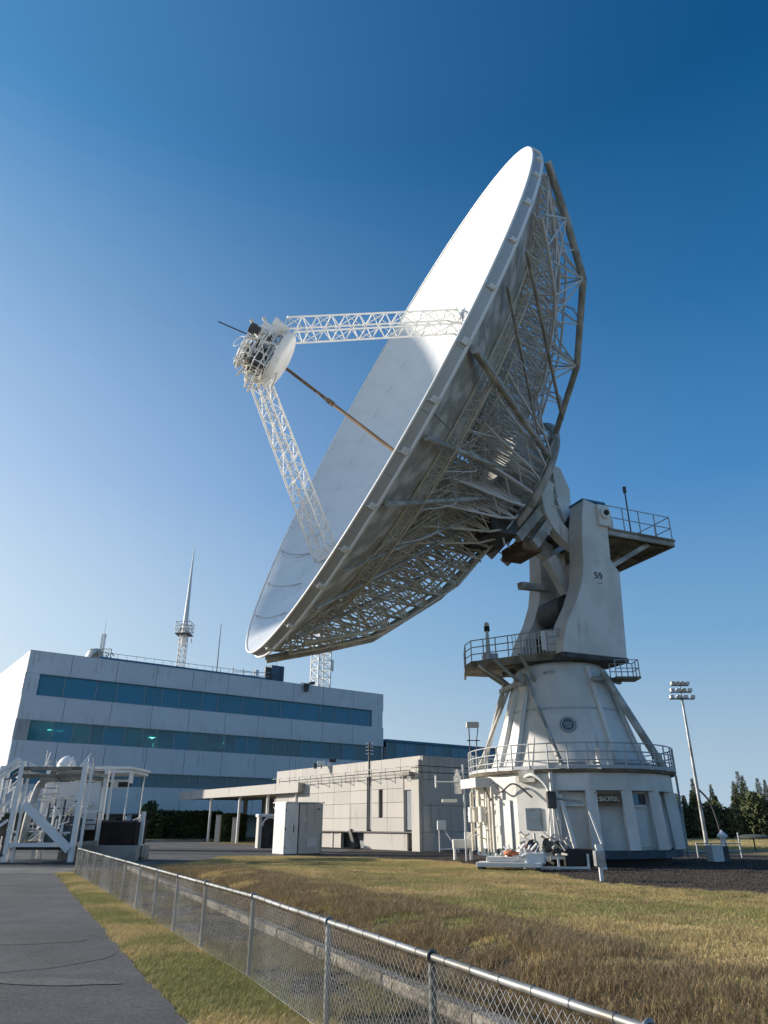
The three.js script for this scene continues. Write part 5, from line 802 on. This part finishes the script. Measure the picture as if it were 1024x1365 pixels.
{ // grass: uncountable blades
  const tuft = (n, h, w, spread, lean) => { const P = [], N = []; for (let i = 0; i < n; i++) { const a = rr(0, 6.283), r = spread * Math.sqrt(rnd()), x = Math.cos(a) * r, z = Math.sin(a) * r, b = rr(0, 6.283), hh = h * rr(.5, 1.15), l = lean * hh * rr(.2, 1), sx = Math.cos(b) * w, sz = Math.sin(b) * w, lx = -Math.sin(b) * l, lz = Math.cos(b) * l; const m = [x + lx * .35, hh * .6, z + lz * .35]; P.push(x - sx, 0, z - sz, x + sx, 0, z + sz, m[0] - sx * .7, m[1], m[2] - sz * .7, x + sx, 0, z + sz, m[0] + sx * .7, m[1], m[2] + sz * .7, m[0] - sx * .7, m[1], m[2] - sz * .7, m[0] - sx * .7, m[1], m[2] - sz * .7, m[0] + sx * .7, m[1], m[2] + sz * .7, x + lx, hh * .95, z + lz); } const g = new THREE.BufferGeometry(); g.setAttribute('position', new THREE.Float32BufferAttribute(P, 3)); g.computeVertexNormals(); return g; };
  const mat = new THREE.MeshPhysicalMaterial({ color: C3(1, 1, 1), roughness: 1, transmission: .3, thickness: 0, side: THREE.DoubleSide });
  const dry = [.58, .43, .18], straw = [.68, .54, .26], green = [.31, .31, .09], brown = [.25, .175, .095], olive = [.4, .35, .13];
  function scatter(name, geo, n, pick) {
    const im = new THREE.InstancedMesh(geo, mat, n); im.name = name; const m = new THREE.Matrix4(), q = new THREE.Quaternion(), c = new THREE.Color(); let k = 0, tries = 0;
    while (k < n && tries < n * 12) { tries++; const o = pick(); if (!o) continue; q.setFromAxisAngle(V(0, 1, 0), rr(0, 6.283)); m.compose(V(o.x, groundH(o.x, o.z) - .01, o.z), q, V(o.s, o.s * rr(.8, 1.2), o.s)); im.setMatrixAt(k, m); const v = rr(.75, 1.2); c.setRGB(o.c[0] * v, o.c[1] * v, o.c[2] * v); im.setColorAt(k, c); k++; }
    im.count = k; im.castShadow = im.receiveShadow = true; im.userData = { kind: 'stuff' }; scene.add(im); return im;
  }
  const colAt = (x, z) => { const n = fbm(x * .22, z * .22, 0, 201, 4) * .6 + fbm(x * .9, z * .9, 0, 203, 4) * .4, g = sst(.44, .62, n + rr(-.1, .1)); return mix3(mix3(dry, straw, rnd()), mix3(green, olive, rnd()), g); };
  const visible = (x, z) => Math.abs(x) < -z * .56 + 2.2;
  tag(scatter('strip_grass', tuft(8, .06, .0035, .06, .9), 62000, () => { const z = -Math.pow(rnd(), .6) * 29 - 5, e = pathEdge(z), x = rr(e - .02, e + 3.0); const d = fenceD(x, z); if (d > .12 || d < -4) return null; if (x < e - .02 + .14 * hash(Math.floor(z * 5), 1, 2)) return null; const g = fbm(x * .8, z * .8, 0, 77, 3); return { x, z, s: rr(.7, 1.5) * (1 + (-z - 8) * .012), c: mix3(mix3(straw, dry, rnd()), mix3(green, olive, rnd()), sst(.35, .62, g + rr(-.1, .1))) }; }), 'short green and straw grass strip beside the asphalt path', 'grass').userData.kind = 'stuff';
  tag(scatter('field_grass', tuft(9, .055, .0042, .09, 1.0), 170000, () => { const z = -7 - Math.pow(rnd(), .8) * 47, x = rr(-12, 24); if (!visible(x, z)) return null; const t = fenceT(x, z), r = fenceD(x, z) - kerbD(t); if (r < 1.3 + 2.2 * fbm(x * .8, z * .8, 0, 9, 3) + rr(-.3, .3) || gravelAmt(x, z) > rr(.05, .5)) return null; if (x < -10.5 || (x < -3.5 && z < -51)) return null; return { x, z, s: rr(.7, 1.4) * (1 + (-z - 10) * .02), c: colAt(x, z) }; }), 'mown dry yellow grass field before the antenna', 'grass').userData.kind = 'stuff';
  tag(scatter('bank_weeds', tuft(10, .17, .004, .14, 1.3), 30000, () => { const t = rr(-9, 32), r = .25 + 4.2 * Math.pow(rnd(), 1.25); const k = kerbD(t) + r, x = FP.x + FD.x * t + .889 * k, z = FP.z + FD.z * t - .459 * k; if (fbm(x * 1.3, z * 1.3, 0, 55, 3) < .42 + .12 * (r < 1 ? 1 : 0)) return null; return { x, z, s: rr(.4, 1.25), c: mix3(brown, rnd() < .3 ? olive : dry, rnd() * rnd() * .75) }; }), 'tangled brown weeds on the bank above the ditch', 'weeds').userData.kind = 'stuff';
  tag(scatter('verge_weeds', tuft(7, .11, .004, .09, .9), 9000, () => { const t = rr(-8, 30), d = rr(.05, kerbD(t) - .2), x = FP.x + FD.x * t + .889 * d, z = FP.z + FD.z * t - .459 * d; if (fbm(x * 1.1, z * 1.1, 0, 66, 3) < .52) return null; return { x, z, s: rr(.4, 1.1), c: mix3(olive, brown, rnd()) }; }), 'sparse weeds on gravel between fence and kerb', 'weeds').userData.kind = 'stuff';
  tag(scatter('far_grass', tuft(9, .22, .01, .3, .8), 22000, () => { const z = rr(-62, -108), x = rr(18, 70); if (!visible(x, z) || (z < -59.5 && z > -64)) return null; return { x, z, s: rr(.7, 1.3), c: mix3(straw, olive, rnd() * .8) }; }), 'sunlit yellow lawn before the thicket', 'grass').userData.kind = 'stuff';
  tag(scatter('field_clumps', tuft(14, .15, .0045, .13, 1.1), 9000, () => { const z = -8 - Math.pow(rnd(), .8) * 42, x = rr(-11, 22); if (!visible(x, z)) return null; const r = fenceD(x, z) - kerbD(fenceT(x, z)); if (r < 2.6 || gravelAmt(x, z) > .3 || x < -10.5) return null; if (fbm(x * .7, z * .7, 0, 88, 3) < .56) return null; return { x, z, s: rr(.4, 1.2), c: mix3(mix3(dry, brown, rnd()), olive, rnd() * .5) }; }), 'taller rough clumps standing in the mown field', 'grass').userData.kind = 'stuff';
  // stones
  const peb = new THREE.IcosahedronGeometry(.03, 0); const pm = std({ roughness: .95 });
  const im = new THREE.InstancedMesh(peb, pm, 26000); im.name = 'gravel_stones'; const m = new THREE.Matrix4(), q = new THREE.Quaternion(), c = new THREE.Color(); let k = 0;
  for (let tr = 0; tr < 160000 && k < 26000; tr++) { const z = -7 - rnd() * 44, x = rr(-10, 26); if (!visible(x, z)) continue; const d = fenceD(x, z), r = d - kerbD(fenceT(x, z)), gv = gravelAmt(x, z); if (!(gv > .6 || (d > .1 && r < -.15 && rnd() < .8))) continue; q.setFromEuler(new THREE.Euler(rr(0, 6), rr(0, 6), rr(0, 6))); const s = rr(.4, 1.5) * (gv > .6 ? .9 : .5); m.compose(V(x, groundH(x, z) + .005, z), q, V(s, s * .7, s)); im.setMatrixAt(k, m); const v = rr(.025, .1); c.setRGB(v * 1.2, v, v * .85); im.setColorAt(k, c); k++; }
  im.count = k; im.castShadow = im.receiveShadow = true; scene.add(im); tag(im, 'dark loose gravel stones round the antenna base', 'gravel').userData.kind = 'stuff';
}
// ---------------------------------------------------------------- unseen antenna added out of frame to the left to shade the lower bowl
{
  const S = thing('added_shade_antenna', 'unseen white dish on a steel tower added to shade the main dish', 'antenna', [-89.9, 0, -75.7]);
  const dir = V(-.38, .41, .83).normalize();
  const G = group('bowl', S); G.position.set(0, 63.6, 0); G.quaternion.setFromUnitVectors(V(0, 1, 0), dir);
  const pr = []; for (let k = 0; k <= 14; k++) { const p = 22 * k / 14; pr.push(new THREE.Vector2(p, 4.5 * (p * p / 484 - 1))); } for (let k = 14; k >= 0; k--) { const p = 22 * k / 14; pr.push(new THREE.Vector2(p, 4.5 * (p * p / 484 - 1) - .4)); }
  mesh('bowl_shell', new THREE.LatheGeometry(pr, 60), M.white, G);
  mesh('hub', tube(V(0, 63.6, 0).addScaledVector(dir, -4.2), V(2.3, 60.6, -5.3), 1.4, 14), M.white, S);
  mesh('tower', tube(V(2.3, 0, -5.3), V(2.3, 61, -5.3), 1.7, 16, 1.1), M.white, S);
}
renderer.render(scene, camera);
